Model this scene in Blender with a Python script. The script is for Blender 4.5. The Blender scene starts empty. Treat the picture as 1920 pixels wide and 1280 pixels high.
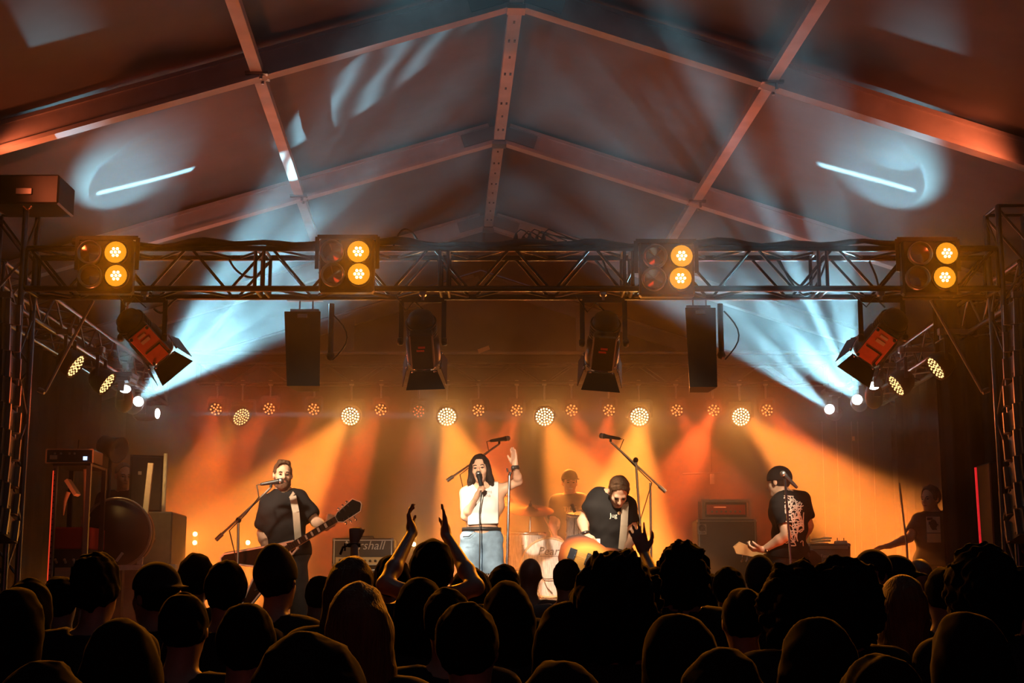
import bpy, math, random
import numpy as np
from mathutils import Vector, Matrix, Quaternion
import openvdb

SC = bpy.context.scene
COL = SC.collection
V = Vector
rnd = random.Random(7)

# ------------------------------------------------------------------ camera
F = 2800.0
TH = math.atan(500 / F)
CAM = V((0, 0, 1.75))
cam_d = bpy.data.cameras.new('camera')
cam_d.sensor_width = 36.0
cam_d.lens = 36.0 * F / 1920
cam_d.clip_end = 200
cam = bpy.data.objects.new('camera', cam_d)
cam.location = CAM
cam.rotation_euler = (math.pi / 2 + TH, 0, 0)
COL.objects.link(cam)
SC.camera = cam


def P(px, py, Y):
    """the point of the world that stands at depth Y behind pixel (px, py)"""
    u, v = (px - 960) / F, (640 - py) / F
    y = math.cos(TH) - v * math.sin(TH)
    z = math.sin(TH) + v * math.cos(TH)
    k = Y / y
    return V((u * k, Y, CAM.z + z * k))


# ------------------------------------------------------------------ view, world, render settings of the scene
SC.view_settings.view_transform = 'Standard'
SC.view_settings.look = 'None'
SC.view_settings.exposure = 0.0
SC.view_settings.gamma = 1.0
SC.view_settings.use_curve_mapping = False
cy = SC.cycles
cy.max_bounces = 4
cy.diffuse_bounces = 2
cy.glossy_bounces = 2
cy.transmission_bounces = 3
cy.transparent_max_bounces = 6
cy.volume_bounces = 0
cy.sample_clamp_indirect = 3.0
cy.sample_clamp_direct = 40.0
cy.use_denoising = True
cy.adaptive_threshold = 0.02
cy.caustics_reflective = False
cy.caustics_refractive = False
cy.volume_step_rate = 1.0
cy.volume_max_steps = 64

w = bpy.data.worlds.new('night')
SC.world = w
w.use_nodes = True
w.node_tree.nodes['Background'].inputs[0].default_value = (0.35, 0.42, 0.75, 1)
w.node_tree.nodes['Background'].inputs[1].default_value = 0.032

BEAM = (0.36, 0.82, 1.0)
AMBER = (1.0, 0.36, 0.06)
GOLD = (1.0, 0.52, 0.14)
RED = (1.0, 0.10, 0.02)
AMB2 = (1.0, 0.255, 0.03)
GOLD2 = (1.0, 0.42, 0.08)


def spot(name, loc, tgt, watt, col, half, blend=0.3, rad=0.04, gobo=None, roll=0.0, shadow=True):
    d = bpy.data.lights.new(name, 'SPOT')
    d.energy = watt
    d.color = col
    d.spot_size = math.radians(2 * half)
    d.spot_blend = blend
    d.shadow_soft_size = rad
    o = bpy.data.objects.new(name, d)
    o.location = loc
    q = (V(tgt) - V(loc)).to_track_quat('-Z', 'Y')
    o.rotation_euler = (q.to_matrix() @ Matrix.Rotation(math.radians(roll), 3, 'Z')).to_euler()
    COL.objects.link(o)
    if gobo:
        d.use_nodes = True
        nt = d.node_tree
        N = nt.nodes
        L = nt.links
        em = next(n for n in N if n.type == 'EMISSION')
        tc = N.new('ShaderNodeTexCoord')
        sp = N.new('ShaderNodeSeparateXYZ')
        L.new(tc.outputs['Normal'], sp.inputs[0])

        def M(op, a, b=None, clamp=False):
            m = N.new('ShaderNodeMath')
            m.operation = op
            m.use_clamp = clamp
            for i, x in enumerate((a, b)):
                if x is None:
                    continue
                if isinstance(x, (int, float)):
                    m.inputs[i].default_value = x
                else:
                    L.new(x, m.inputs[i])
            return m.outputs[0]
        az = M('ABSOLUTE', sp.outputs[2])
        gx = M('DIVIDE', sp.outputs[0], az)
        gy = M('DIVIDE', sp.outputs[1], az)
        d.energy = watt / 8
        out = M('MULTIPLY', gobo(nt, M, gx, gy), 8.0)
        L.new(out, em.inputs['Strength'])
    return o


def area(name, loc, tgt, watt, col, sx, sy, spread=180):
    d = bpy.data.lights.new(name, 'AREA')
    d.shape = 'RECTANGLE'
    d.size, d.size_y = sx, sy
    d.energy = watt
    d.color = col
    d.spread = math.radians(spread)
    o = bpy.data.objects.new(name, d)
    o.location = loc
    o.rotation_euler = (V(tgt) - V(loc)).to_track_quat('-Z', 'Y').to_euler()
    COL.objects.link(o)
    return o


def gobo_rays(seed, freq, lo, hi, base=0.0, gain=1.0):
    """a broken breakup pattern in the gate of a moving head"""
    def g(nt, M, gx, gy):
        c = nt.nodes.new('ShaderNodeCombineXYZ')
        nt.links.new(gx, c.inputs[0])
        nt.links.new(gy, c.inputs[1])
        c.inputs[2].default_value = seed
        n = nt.nodes.new('ShaderNodeTexNoise')
        n.inputs['Scale'].default_value = freq
        n.inputs['Detail'].default_value = 1.0
        nt.links.new(c.outputs[0], n.inputs['Vector'])
        r = nt.nodes.new('ShaderNodeMapRange')
        r.inputs['From Min'].default_value = lo
        r.inputs['From Max'].default_value = hi
        r.inputs['To Min'].default_value = base
        r.inputs['To Max'].default_value = gain
        nt.links.new(n.outputs['Fac'], r.inputs['Value'])
        return r.outputs[0]
    return g


def gobo_slit(halfx, halfy, streak=0.0, seed=1.0, soft=0.35):
    """a slit in the gate: a flat fan of light; streak breaks it up along its length"""
    def g(nt, M, gx, gy):
        a = M('SUBTRACT', 1.0, M('DIVIDE', M('ABSOLUTE', gx), halfx), True)
        b = M('SUBTRACT', 1.0, M('DIVIDE', M('ABSOLUTE', gy), halfy), True)
        a = M('DIVIDE', a, 0.12, True)
        b = M('DIVIDE', b, soft, True)
        o = M('MULTIPLY', a, b)
        if streak:
            c = nt.nodes.new('ShaderNodeCombineXYZ')
            nt.links.new(gx, c.inputs[0])
            c.inputs[1].default_value = seed
            n = nt.nodes.new('ShaderNodeTexNoise')
            n.inputs['Scale'].default_value = streak
            nt.links.new(c.outputs[0], n.inputs['Vector'])
            r = nt.nodes.new('ShaderNodeMapRange')
            r.inputs['From Min'].default_value = 0.35
            r.inputs['From Max'].default_value = 0.7
            r.inputs['To Min'].default_value = 0.25
            r.inputs['To Max'].default_value = 1.3
            nt.links.new(n.outputs['Fac'], r.inputs['Value'])
            o = M('MULTIPLY', o, r.outputs[0])
        return o
    return g


def roof_hit(px, py):
    lo, hi = 6.0, 19.0
    for _ in range(40):
        Y = (lo + hi) / 2
        p = P(px, py, Y)
        if p.z > 6.02 + .24 - .315 * abs(p.x + .047 * (Y - 10.2) - .03):
            hi = Y
        else:
            lo = Y
    return P(px, py, lo)


def gobo_feather(nt, M, gx, gy):
    w = nt.nodes.new('ShaderNodeTexWave')
    c = nt.nodes.new('ShaderNodeCombineXYZ')
    nt.links.new(gx, c.inputs[0])
    nt.links.new(gy, c.inputs[1])
    nt.links.new(c.outputs[0], w.inputs['Vector'])
    w.bands_direction = 'DIAGONAL'
    w.inputs['Scale'].default_value = 14
    w.inputs['Distortion'].default_value = 3.0
    w.inputs['Detail'].default_value = 1.0
    return M('MULTIPLY', M('POWER', w.outputs['Fac'], 1.6), 1.4)


# ---- the white moving heads on the side trusses
HEADS = dict(L0=P(235, 722, 14.0), L1=P(262, 750, 15.1), L2=P(303, 775, 15.8),
             R0=P(1638, 716, 14.0), R1=P(1606, 747, 15.1), R2=P(1553, 765, 15.8))
AIM = dict(L0=roof_hit(268, 343), L1=P(690, 350, 10.3), L2=P(800, 779, 15.0),
           R0=roof_hit(1628, 335), R1=P(1330, 250, 8.6), R2=P(1150, 430, 10.6))
spot('moving_head_light_fan', HEADS['L0'], AIM['L0'], 10000, BEAM, 11.5, 0.1, 0.02, gobo_slit(0.165, 0.010, 22, 3), -8)
spot('moving_head_light_wash', HEADS['L0'] + V((.03, -.05, .07)), roof_hit(245, 335), 420, BEAM, 13, 1.0, 0.03)
spot('moving_head_light_wide', HEADS['L1'], AIM['L1'], 36000, BEAM, 9.5, 0.7, 0.03, gobo_rays(2.2, 17, 0.42, 0.64, 0.06, 1.4))
spot('moving_head_light_feather', HEADS['L1'], roof_hit(668, 170), 5000, BEAM, 4.6, 0.2, 0.03, gobo_feather)
spot('moving_head_light_pencil', HEADS['L2'], AIM['L2'], 5000, BEAM, 0.9, 0.5, 0.02)
spot('added_roof_patch_light', HEADS['L0'] + V((0, -.1, .08)), roof_hit(110, 150), 150, BEAM, 5, 1.0, 0.03)  # added spot for the pale left roof patch, separate from the head's beam
spot('added_roof_patch_light', HEADS['R0'] + V((0, -.1, .08)), roof_hit(1715, 150), 150, BEAM, 5, 1.0, 0.03)  # added spot for the pale right roof patch, separate from the head's beam
spot('moving_head_light_fan', HEADS['R0'], AIM['R0'], 10000, BEAM, 11.5, 0.1, 0.02, gobo_slit(0.165, 0.010, 22, 8), 8)
spot('moving_head_light_wash', HEADS['R0'] + V((-.03, -.05, .07)), roof_hit(1655, 330), 420, BEAM, 13, 1.0, 0.03)
spot('moving_head_light_broken', HEADS['R1'], AIM['R1'], 36000, BEAM, 9, 0.4, 0.03, gobo_rays(5.1, 20, 0.50, 0.62, 0.0, 1.5))
spot('moving_head_light_narrow', HEADS['R2'], AIM['R2'], 18000, BEAM, 4, 0.5, 0.03, gobo_rays(9.3, 30, 0.42, 0.6, 0.08, 1.3))

# ---- the amber wash heads and the small red cans on the rear truss
WASH = [(452, 781, 1, (-0.6, 0.35)), (657, 780, 0, (-0.9, 0.0)), (838, 781, 0, (0.5, 0.1)),
        (1021, 781, 0, (0.6, 0.0)), (1199, 781, 0, (-0.35, 0.0)), (1389, 781, 0, (1.3, 0.0))]
YB = 16.6
for px, py, dim, (dx, _) in WASH:
    o = P(px, py, YB)
    spot('wash_light', o + V((0, -0.12, 0)), o + V((dx * 1.6, -2.2, -2.5)), 900 if dim else 8800, AMB2, 19, 0.9, 0.06)
    spot('wash_flare', o + V((0, -0.12, 0)), CAM + V((0, 0, -1)), 14 if dim else 170, GOLD2, 22, 1.0, 0.05)
CANS = [(405, 767, 1, 0.1), (505, 766, 1, -0.7), (588, 767, .3, -.5), (714, 768, 1, -.6), (785, 771, .12, 0), (897, 769, .4, .4),
        (969, 769, .6, -.5), (1072, 769, .4, .5), (1142, 769, .6, -.3), (1269, 769, .5, .6), (1338, 769, 1.3, -1.0), (1438, 769, 1.3, 1.0)]
for px, py, k, dx in CANS:
    o = P(px, py, YB + 0.1)
    spot('can_light', o + V((0, -0.1, 0)), o + V((dx * 1.6, -2.0, -2.6)), 1900 * k, RED, 17, 0.8, 0.04)
    spot('can_flare', o + V((0, -0.1, 0)), CAM + V((0, 0, -1)), 40 * k, RED, 40, 1.0, 0.03)

# ---- the blinders on the front truss (two lamps of four lit in each)
YT = 10.8
BLIND = [(P(217, 473, YT - .3), P(218, 517, YT - .3)), (P(672, 472, YT - .3), P(673, 514, YT - .3)),
         (P(1278, 480, YT - .3), P(1276, 522, YT - .3)), (P(1775, 475, YT - .3), P(1771, 520, YT - .3))]
for a, b in BLIND:
    for p in (a, b):
        spot('blinder_light', p + V((0, -0.08, 0)), CAM + V((0, 1, -.2)), 380, (1.0, 0.27, 0.006), 30, 1.0, 0.035)
# ---- the amber pars under the side trusses
for p, t, k in ((P(141, 685, 12.3), P(300, 900, 13), 1), (P(199, 718, 13.2), P(330, 900, 14), .8),
                (P(1756, 689, 12.3), P(1600, 900, 13), .5), (P(1682, 722, 13.2), P(1500, 900, 14), .5)):
    spot('side_par_light', p, t, 160 * k, GOLD, 24, 0.9, 0.06)
# ---- front light from the hall onto the band
spot('house_spot_light', V((-1.5, -3, 5.0)), P(903, 960, 12.0), 19000, (1, .78, .55), 2.8, 0.8, 0.1)
spot('house_spot_light', V((1.5, -3, 5.0)), P(560, 980, 12.3), 1900, (1, .66, .36), 4.2, 0.9, 0.1)
spot('house_spot_light', V((1.5, -3, 5.0)), P(1150, 980, 12.3), 1900, (1, .66, .36), 4.2, 0.9, 0.1)
# ---- red fills added near the tower tops, without fixtures, to colour the roof frames
for x in (-3.6, 3.6):
    spot('roof_fill_light', V((x, 9.9, 4.75)), V((-x * .25, 13.6, 6.0)), 45, (1.0, 0.17, 0.06), 50, 1.0, 0.1)
    spot('roof_fill_light', V((x, 10.9, 4.75)), V((-x * .1, 9.9, 6.0)), 22, (1.0, 0.22, 0.07), 55, 1.0, 0.1)
area('hall_fill_light', V((0, -2.5, 2.6)), V((0, 10, 4.5)), 11, (1.0, 0.13, 0.06), 3, 1)  # unseen red fill added behind the camera for plates and tower pipes
for x in (-3.0, 3.0):
    spot('added_uplight', V((x, 11.5, 1.5)), V((x * .5, 11.4, 5.8)), 170, (1.0, 0.17, 0.05), 62, 1.0, 0.15)  # warm upward fill added at the stage front, no fixture built


# ------------------------------------------------------------------ materials
def mat(name, col, rough=0.6, metal=0.0, spec=0.5, noise=0.0, nscale=20, bump=0.0, bscale=60, emis=None, estr=0.0,
        alpha=1.0, sheen=0.0, trans=0.0, stretch=(1, 1, 1)):
    m = bpy.data.materials.new(name)
    m.use_nodes = True
    nt = m.node_tree
    b = nt.nodes['Principled BSDF']
    b.inputs['Base Color'].default_value = (*col, 1)
    b.inputs['Roughness'].default_value = rough
    b.inputs['Metallic'].default_value = metal
    b.inputs['Specular IOR Level'].default_value = spec
    if sheen:
        b.inputs['Sheen Weight'].default_value = sheen
    if trans:
        b.inputs['Transmission Weight'].default_value = trans
    if noise or bump:
        tc = nt.nodes.new('ShaderNodeTexCoord')
        mp = nt.nodes.new('ShaderNodeMapping')
        mp.inputs['Scale'].default_value = stretch
        nt.links.new(tc.outputs['Object'], mp.inputs[0])
    if noise:
        n = nt.nodes.new('ShaderNodeTexNoise')
        n.inputs['Scale'].default_value = nscale
        n.inputs['Detail'].default_value = 4
        nt.links.new(mp.outputs[0], n.inputs['Vector'])
        r = nt.nodes.new('ShaderNodeMapRange')
        r.inputs['From Min'].default_value = 0.3
        r.inputs['From Max'].default_value = 0.7
        r.inputs['To Min'].default_value = 1 - noise
        r.inputs['To Max'].default_value = 1 + noise
        nt.links.new(n.outputs['Fac'], r.inputs['Value'])
        x = nt.nodes.new('ShaderNodeVectorMath')
        x.operation = 'SCALE'
        x.inputs[0].default_value = col
        nt.links.new(r.outputs[0], x.inputs['Scale'])
        nt.links.new(x.outputs[0], b.inputs['Base Color'])
    if bump:
        n = nt.nodes.new('ShaderNodeTexNoise')
        n.inputs['Scale'].default_value = bscale
        nt.links.new(mp.outputs[0], n.inputs['Vector'])
        u = nt.nodes.new('ShaderNodeBump')
        u.inputs['Strength'].default_value = bump
        u.inputs['Distance'].default_value = 0.01
        nt.links.new(n.outputs['Fac'], u.inputs['Height'])
        nt.links.new(u.outputs[0], b.inputs['Normal'])
    if emis:
        b.inputs['Emission Color'].default_value = (*emis, 1)
        b.inputs['Emission Strength'].default_value = estr
        m.cycles.emission_sampling = 'NONE'
    return m


M = dict(
    alu=mat('aluminium', (0.55, 0.55, 0.56), 0.35, 0.9, noise=.12, nscale=8),
    frame=mat('tent_frame', (0.6, 0.57, 0.55), 0.5, 0.25, noise=.12, nscale=5),
    roof=mat('roof_fabric', (0.13, 0.125, 0.13), 0.55, noise=.10, nscale=3, bump=.2, bscale=3),
    gable=mat('gable_fabric', (0.10, 0.095, 0.10), 0.7, noise=.1, nscale=3),
    drape=mat('black_drape', (0.016, 0.014, 0.014), 0.9, noise=.2, nscale=4, stretch=(6, 6, .3)),
    truss=mat('black_truss', (0.014, 0.014, 0.015), 0.35, 0.3, noise=.1),
    trussalu=mat('grey_truss', (0.16, 0.16, 0.165), 0.3, 0.9, noise=.1),
    black=mat('black_plastic', (0.012, 0.012, 0.013), 0.45, noise=.15),
    tolex=mat('black_tolex', (0.03, 0.026, 0.025), 0.55, noise=.2, nscale=60, bump=.3, bscale=300),
    grille=mat('grille_cloth', (0.05, 0.045, 0.04), 0.75, noise=.2, nscale=150),
    deck=mat('stage_deck', (0.05, 0.045, 0.04), 0.6, noise=.3, nscale=3),
    ground=mat('trodden_ground', (0.04, 0.036, 0.03), 0.9, noise=.4, nscale=2),
    chrome=mat('chrome', (0.8, 0.8, 0.8), 0.12, 1.0),
    steel=mat('dull_steel', (0.35, 0.34, 0.33), 0.35, 0.9),
    gaffer=mat('white_tape', (0.8, 0.78, 0.72), 0.6, noise=.08),
)


# ------------------------------------------------------------------ mesh helpers
def frame_of(d):
    d = V(d).normalized()
    a = V((0, 0, 1)) if abs(d.z) < 0.95 else V((1, 0, 0))
    x = d.cross(a).normalized()
    return x, x.cross(d).normalized(), d


class MB:
    def __init__(s):
        s.v = []
        s.f = []
        s.sm = []

    def add(s, vs, fs, smooth=False, T=None):
        n = len(s.v)
        if T is not None:
            vs = [T @ V(p) for p in vs]
        s.v += [tuple(p) for p in vs]
        s.f += [tuple(i + n for i in f) for f in fs]
        s.sm += [smooth] * len(fs)
        return s

    def box(s, c, size, T=None, bev=0.0, rz=0.0):
        x, y, z = (q / 2 for q in size)
        c = V(c)
        R = Matrix.Rotation(rz, 3, 'Z')
        if bev <= 0:
            vs = [c + R @ V((i * x, j * y, k * z)) for k in (-1, 1) for i, j in ((-1, -1), (1, -1), (1, 1), (-1, 1))]
            fs = [(3, 2, 1, 0), (4, 5, 6, 7), (0, 1, 5, 4), (1, 2, 6, 5), (2, 3, 7, 6), (3, 0, 4, 7)]
        else:
            b = min(bev, x * .9, y * .9, z * .9)
            vs = []
            idx = {}
            for i in (-1, 1):
                for j in (-1, 1):
                    for k in (-1, 1):
                        for a in range(3):
                            p = [i * (x - b), j * (y - b), k * (z - b)]
                            p[a] = (i * x, j * y, k * z)[a]
                            idx[i, j, k, a] = len(vs)
                            vs.append(c + R @ V(p))
            fs = []
            for a in range(3):
                for sg in (-1, 1):
                    o = [q for q in range(3) if q != a]
                    q4 = []
                    for p, q in ((-1, -1), (1, -1), (1, 1), (-1, 1)):
                        t = [0, 0, 0]
                        t[a] = sg
                        t[o[0]] = p
                        t[o[1]] = q
                        q4.append(idx[(*t, a)])
                    fs.append(tuple(q4))
            for a in range(3):
                o = [q for q in range(3) if q != a]
                for p in (-1, 1):
                    for q in (-1, 1):
                        t1 = [0, 0, 0]
                        t1[o[0]] = p
                        t1[o[1]] = q
                        t1[a] = -1
                        t2 = list(t1)
                        t2[a] = 1
                        fs.append((idx[(*t1, o[0])], idx[(*t2, o[0])], idx[(*t2, o[1])], idx[(*t1, o[1])]))
            for i in (-1, 1):
                for j in (-1, 1):
                    for k in (-1, 1):
                        fs.append((idx[i, j, k, 0], idx[i, j, k, 1], idx[i, j, k, 2]))
        return s.add(vs, fs, False, T)

    def bar(s, a, b, w, h, up=(0, 0, 1), T=None):
        """a square bar from a to b, w wide, h high"""
        a, b = V(a), V(b)
        d = (b - a).normalized()
        x = d.cross(V(up))
        x = x.normalized() if x.length > 1e-4 else V((1, 0, 0))
        y = x.cross(d).normalized()
        vs = []
        for p in (a, b):
            for i, j in ((-1, -1), (1, -1), (1, 1), (-1, 1)):
                vs.append(p + x * i * w / 2 + y * j * h / 2)
        return s.add(vs, [(3, 2, 1, 0), (4, 5, 6, 7), (0, 1, 5, 4), (1, 2, 6, 5), (2, 3, 7, 6), (3, 0, 4, 7)], False, T)

    def tube(s, pts, r, n=8, T=None, r2=None, cap=True):
        pts = [V(p) for p in pts]
        m = len(pts)
        if not isinstance(r, (list, tuple)):
            r = [r + (0 if r2 is None else (r2 - r) * i / (m - 1)) for i in range(m)]
        vs = []
        px = None
        for i, p in enumerate(pts):
            d = (pts[min(i + 1, m - 1)] - pts[max(i - 1, 0)]).normalized()
            if px is None:
                x, y, _ = frame_of(d)
            else:
                x = (px - d * px.dot(d)).normalized()
                y = x.cross(d).normalized()
            px = x
            for k in range(n):
                a = 2 * math.pi * k / n
                vs.append(p + (x * math.cos(a) + y * math.sin(a)) * r[i])
        fs = [(i * n + k, i * n + (k + 1) % n, (i + 1) * n + (k + 1) % n, (i + 1) * n + k) for i in range(m - 1) for k in range(n)]
        s.add(vs, fs, True, T)
        if cap:
            s.add(vs[:n], [tuple(range(n))[::-1]], False, T)
            s.add(vs[-n:], [tuple(range(n))], False, T)
        return s

    def lathe(s, prof, o=(0, 0, 0), ax=(0, 0, 1), n=20, T=None, smooth=True, xs=1.0):
        """profile of (radius, height) pairs spun about ax through o"""
        x, y, d = frame_of(ax)
        o = V(o)
        vs = []
        for r, h in prof:
            for k in range(n):
                a = 2 * math.pi * k / n
                vs.append(o + d * h + x * math.cos(a) * r * xs + y * math.sin(a) * r)
        m = len(prof)
        fs = [(i * n + k, i * n + (k + 1) % n, (i + 1) * n + (k + 1) % n, (i + 1) * n + k) for i in range(m - 1) for k in range(n)]
        s.add(vs, fs, smooth, T)
        if prof[0][0] > 1e-4:
            s.add(vs[:n], [tuple(range(n))[::-1]], False, T)
        if prof[-1][0] > 1e-4:
            s.add(vs[-n:], [tuple(range(n))], False, T)
        return s

    def prism(s, poly, z0, z1, T=None):
        """a flat outline (x, y) pushed out from z0 to z1"""
        n = len(poly)
        vs = [(x, y, z0) for x, y in poly] + [(x, y, z1) for x, y in poly]
        fs = [tuple(range(n))[::-1], tuple(range(n, 2 * n))] + [(i, (i + 1) % n, n + (i + 1) % n, n + i) for i in range(n)]
        return s.add(vs, fs, False, T)

    def ball(s, c, r, n=12, T=None):
        if not isinstance(r, (tuple, list)):
            r = (r, r, r)
        vs = []
        m = n // 2
        c = V(c)
        for i in range(m + 1):
            t = math.pi * i / m
            for k in range(n):
                a = 2 * math.pi * k / n
                vs.append(c + V((r[0] * math.sin(t) * math.cos(a), r[1] * math.sin(t) * math.sin(a), r[2] * math.cos(t))))
        fs = [(i * n + k, (i + 1) * n + k, (i + 1) * n + (k + 1) % n, i * n + (k + 1) % n) for i in range(m) for k in range(n)]
        return s.add(vs, fs, True, T)

    def build(s, name, m, parent=None, world=False, mesh_only=False):
        me = bpy.data.meshes.new(name)
        vs = s.v
        if parent is not None and world:
            I = wmat(parent).inverted()
            vs = [tuple(I @ V(p)) for p in vs]
        me.from_pydata(vs, [], s.f)
        me.polygons.foreach_set('use_smooth', s.sm)
        me.materials.append(m if not isinstance(m, str) else M[m])
        o = bpy.data.objects.new(name, me)
        if parent is not None:
            o.parent = parent
        COL.objects.link(o)
        return o


def wmat(o):
    m = o.matrix_basis.copy()
    while o.parent:
        o = o.parent
        m = o.matrix_basis @ m
    return m


def tag(o, label=None, cat=None, group=None, kind=None):
    for k, v in (('label', label), ('category', cat), ('group', group), ('kind', kind)):
        if v:
            o[k] = v
    return o


def thing(name, label, cat, loc=(0, 0, 0), rz=0.0, group=None, rot=None):
    o = bpy.data.objects.new(name, None)
    o.empty_display_size = 0.1
    o.location = loc
    o.rotation_euler = rot if rot is not None else (0, 0, rz)
    COL.objects.link(o)
    return tag(o, label, cat, group)


def kids(o):
    return [c for c in bpy.data.objects if c.parent is o]


def copy_tree(o, parent=None, tree=None):
    if tree is None:
        tree = {}
        for c in bpy.data.objects:
            if c.parent:
                tree.setdefault(c.parent.name, []).append(c)
    c = o.copy()
    COL.objects.link(c)
    if parent is not None:
        c.parent = parent
    for ch in tree.get(o.name, []):
        copy_tree(ch, c, tree)
    return c


def dup(o, loc, rz=None, label=None, rot=None):
    c = copy_tree(o)
    c.location = loc
    if rz is not None:
        c.rotation_euler = (0, 0, rz)
    if rot is not None:
        c.rotation_euler = rot
    if label:
        c['label'] = label
    return c


# ------------------------------------------------------------------ the tent: frames, purlins, roof
TA = math.radians(2.7)          # the tent stands turned a little to the camera
DIR = V((-math.sin(TA), math.cos(TA), 0))
SID = V((math.cos(TA), math.sin(TA), 0))
ZA, SL, RH, RW = 6.02, 0.315, 0.20, 0.11
HALF = 7.0
A0 = V((0.03, 10.2, 0))


def TP(t, s, z=None, dz=0.0):
    """point of the tent: t metres along its ridge from the front frame, s metres sideways, z on the underside of the rafters"""
    p = A0 + DIR * t + SID * s
    p.z = (ZA - SL * abs(s)) if z is None else z
    p.z += dz
    return p


BAY = 3.2
for i, side in ((0, -1), (1, 1)):
    roof = MB()
    n = 24
    vs = []
    for k in range(n + 1):
        t = -11 + (3 * BAY + 11.0) * k / n
        for j in range(9):
            s_ = side * HALF * j / 8
            vs.append(TP(t, s_, dz=RH + 0.04 + 0.012 * math.sin(k * 1.9 + j)))
    roof.add(vs, [(k * 9 + j, k * 9 + j + 1, (k + 1) * 9 + j + 1, (k + 1) * 9 + j) for k in range(n) for j in range(8)], True)
    tag(roof.build('ceiling', 'roof'), kind='structure')
roofwall = MB()
g0 = 3 * BAY
roofwall.add([TP(g0, -HALF, 0), TP(g0, HALF, 0), TP(g0, HALF, dz=RH + .04), TP(g0, 0, dz=RH + .04), TP(g0, -HALF, dz=RH + .04)], [(0, 1, 2, 3, 4)])
tag(roofwall.build('wall_back', 'gable'), kind='structure')
for side, nm in ((-1, 'wall_left'), (1, 'wall_right')):
    m = MB()
    m.add([TP(-11, side * HALF, 0), TP(g0, side * HALF, 0), TP(g0, side * HALF, dz=RH), TP(-11, side * HALF, dz=RH)], [(0, 1, 2, 3)])
    tag(m.build(nm, 'gable'), kind='structure')
m = MB()
m.box((0, 8, -0.05), (30, 40, 0.1))
tag(m.build('floor', 'ground'), kind='structure')


def rafter(m, t, side, zoff=0.0):
    a, b = TP(t, 0), TP(t, side * HALF)
    a = TP(t, side * 0.045)
    up = V((0, 0, 1))
    d = (b - a).normalized()
    # box-section extrusion with keder grooves: web and two flanges
    nrm = (V((0, 0, 1)) - d * d.z).normalized()
    m.bar(a + nrm * RH / 2, b + nrm * RH / 2, RW - .03, RH - 0.03, up)
    for q in (0.0, RH - .03):
        m.bar(a + nrm * (q + .015), b + nrm * (q + .015), RW, .03, up)


FL = {-1: 'front tent frame with orange lit underside crossing the top of the picture, nearest the crowd',
      0: 'pinkish tent frame just above the front truss',
      1: 'small far tent frame seen through the haze behind the front truss',
      2: 'last tent frame against the gable wall behind the stage'}
for i in range(4):
    t = BAY * i
    r = thing('tent_frame', ['front tent frame with orange underside and dark face, nearest the crowd',
                             'second tent frame, pink lit faces, just above the light truss',
                             'third tent frame, its small peak just over the truss in the haze',
                             'rearmost tent frame against the gable wall'][i], 'tent frame', TP(t, 0, 0), TA)
    for side in (-1, 1):
        m = MB()
        rafter(m, t, side)
        m.build('rafter', 'frame', r, True)
        m = MB()
        p = TP(t, side * HALF, 0)
        m.bar(p, TP(t, side * HALF, dz=.1), .12, .2, (0, 1, 0))
        m.build('upright', 'frame', r, True)
    m = MB()
    for side in (-1, 1):
        a, b = TP(t - RW / 2 - .008, side * .02, dz=.03), TP(t - RW / 2 - .008, side * .34, dz=.03 )
        m.bar(a + V((0, 0, .07)), b + V((0, 0, .07)), .012, .12, V((0, 0, 1)))
    m.box(TP(t, 0, dz=-.015), (.13, .13, .03), rz=TA)
    m.build('ridge_plate', 'steel', r, True)
PURL = [(0, 1, -1.84, 'grey purlin with one bright spot, left slope between the front and second frames'),
        (0, 1, 1.84, 'orange lit purlin, right slope between the front and second frames'),
        (-1, 0, -1.84, 'orange purlin at the top left, nearer than the front frame'),
        (-1, 0, 1.84, 'orange purlin at the top right, nearer than the front frame'),
        (1, 2, 1.84, 'dim purlin on the right slope above the right inner blinder'),
        (1, 2, -1.84, 'dim purlin on the left slope behind the second frame')]
for a, b, s_, lab in PURL:
    ta, tb = a * BAY + RW / 2, b * BAY - RW / 2
    r = thing('purlin', lab, 'roof beam', TP(ta, s_, dz=.05), TA, 'purlins of the tent roof')
    m = MB()
    m.bar(TP(ta, s_, dz=.065), TP(tb, s_, dz=.065), .085, .06)
    m.build('beam', 'frame', r, True)
    for tt in (ta, tb):
        m = MB()
        m.box(TP(tt, s_, dz=.03), (.16, .05, .02), rz=TA)
        m.tube([TP(tt, s_ + .03, dz=.03), TP(tt, s_ + .03, dz=-.02)], .012, 6)
        m.build('bracket', 'steel', r, True)
for a, b, lab in ((0, 1, 'ridge beam with punched holes running back from the front peak'), (-1, 0, 'ridge beam over the crowd, nearer than the front peak'),
                  (1, 2, 'ridge beam between the second and third peaks, veiled by haze')):
    ta, tb = a * BAY + RW / 2, b * BAY - RW / 2
    r = thing('ridge_purlin', lab, 'roof beam', TP(ta, 0, dz=.05), TA)
    m = MB()
    m.bar(TP(ta, 0, dz=.05), TP(tb, 0, dz=.05), .10, .07)
    m.build('beam', 'frame', r, True)
    m = MB()
    k = 0
    while ta + .25 + k * .36 < tb - .1:
        for sx in (-.022, .022) if k % 2 else (0.0,):
            m.box(TP(ta + .25 + k * .36, sx, dz=.0145), (.016, .05, .004), rz=TA)
        k += 1
    tag(m.build('punched_hole', 'black', r, True), kind='stuff')
for s_ in (-1.83, 1.42):
    m = MB()
    m.bar(TP(g0 - .12, s_, 0), TP(g0 - .12, s_, dz=.1), .28, .10, (0, 1, 0))
    tag(m.build('gable_post', 'frame'), 'pale upright post of the rear gable wall, %s one' % ('left' if s_ < 0 else 'right'), 'post')

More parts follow.
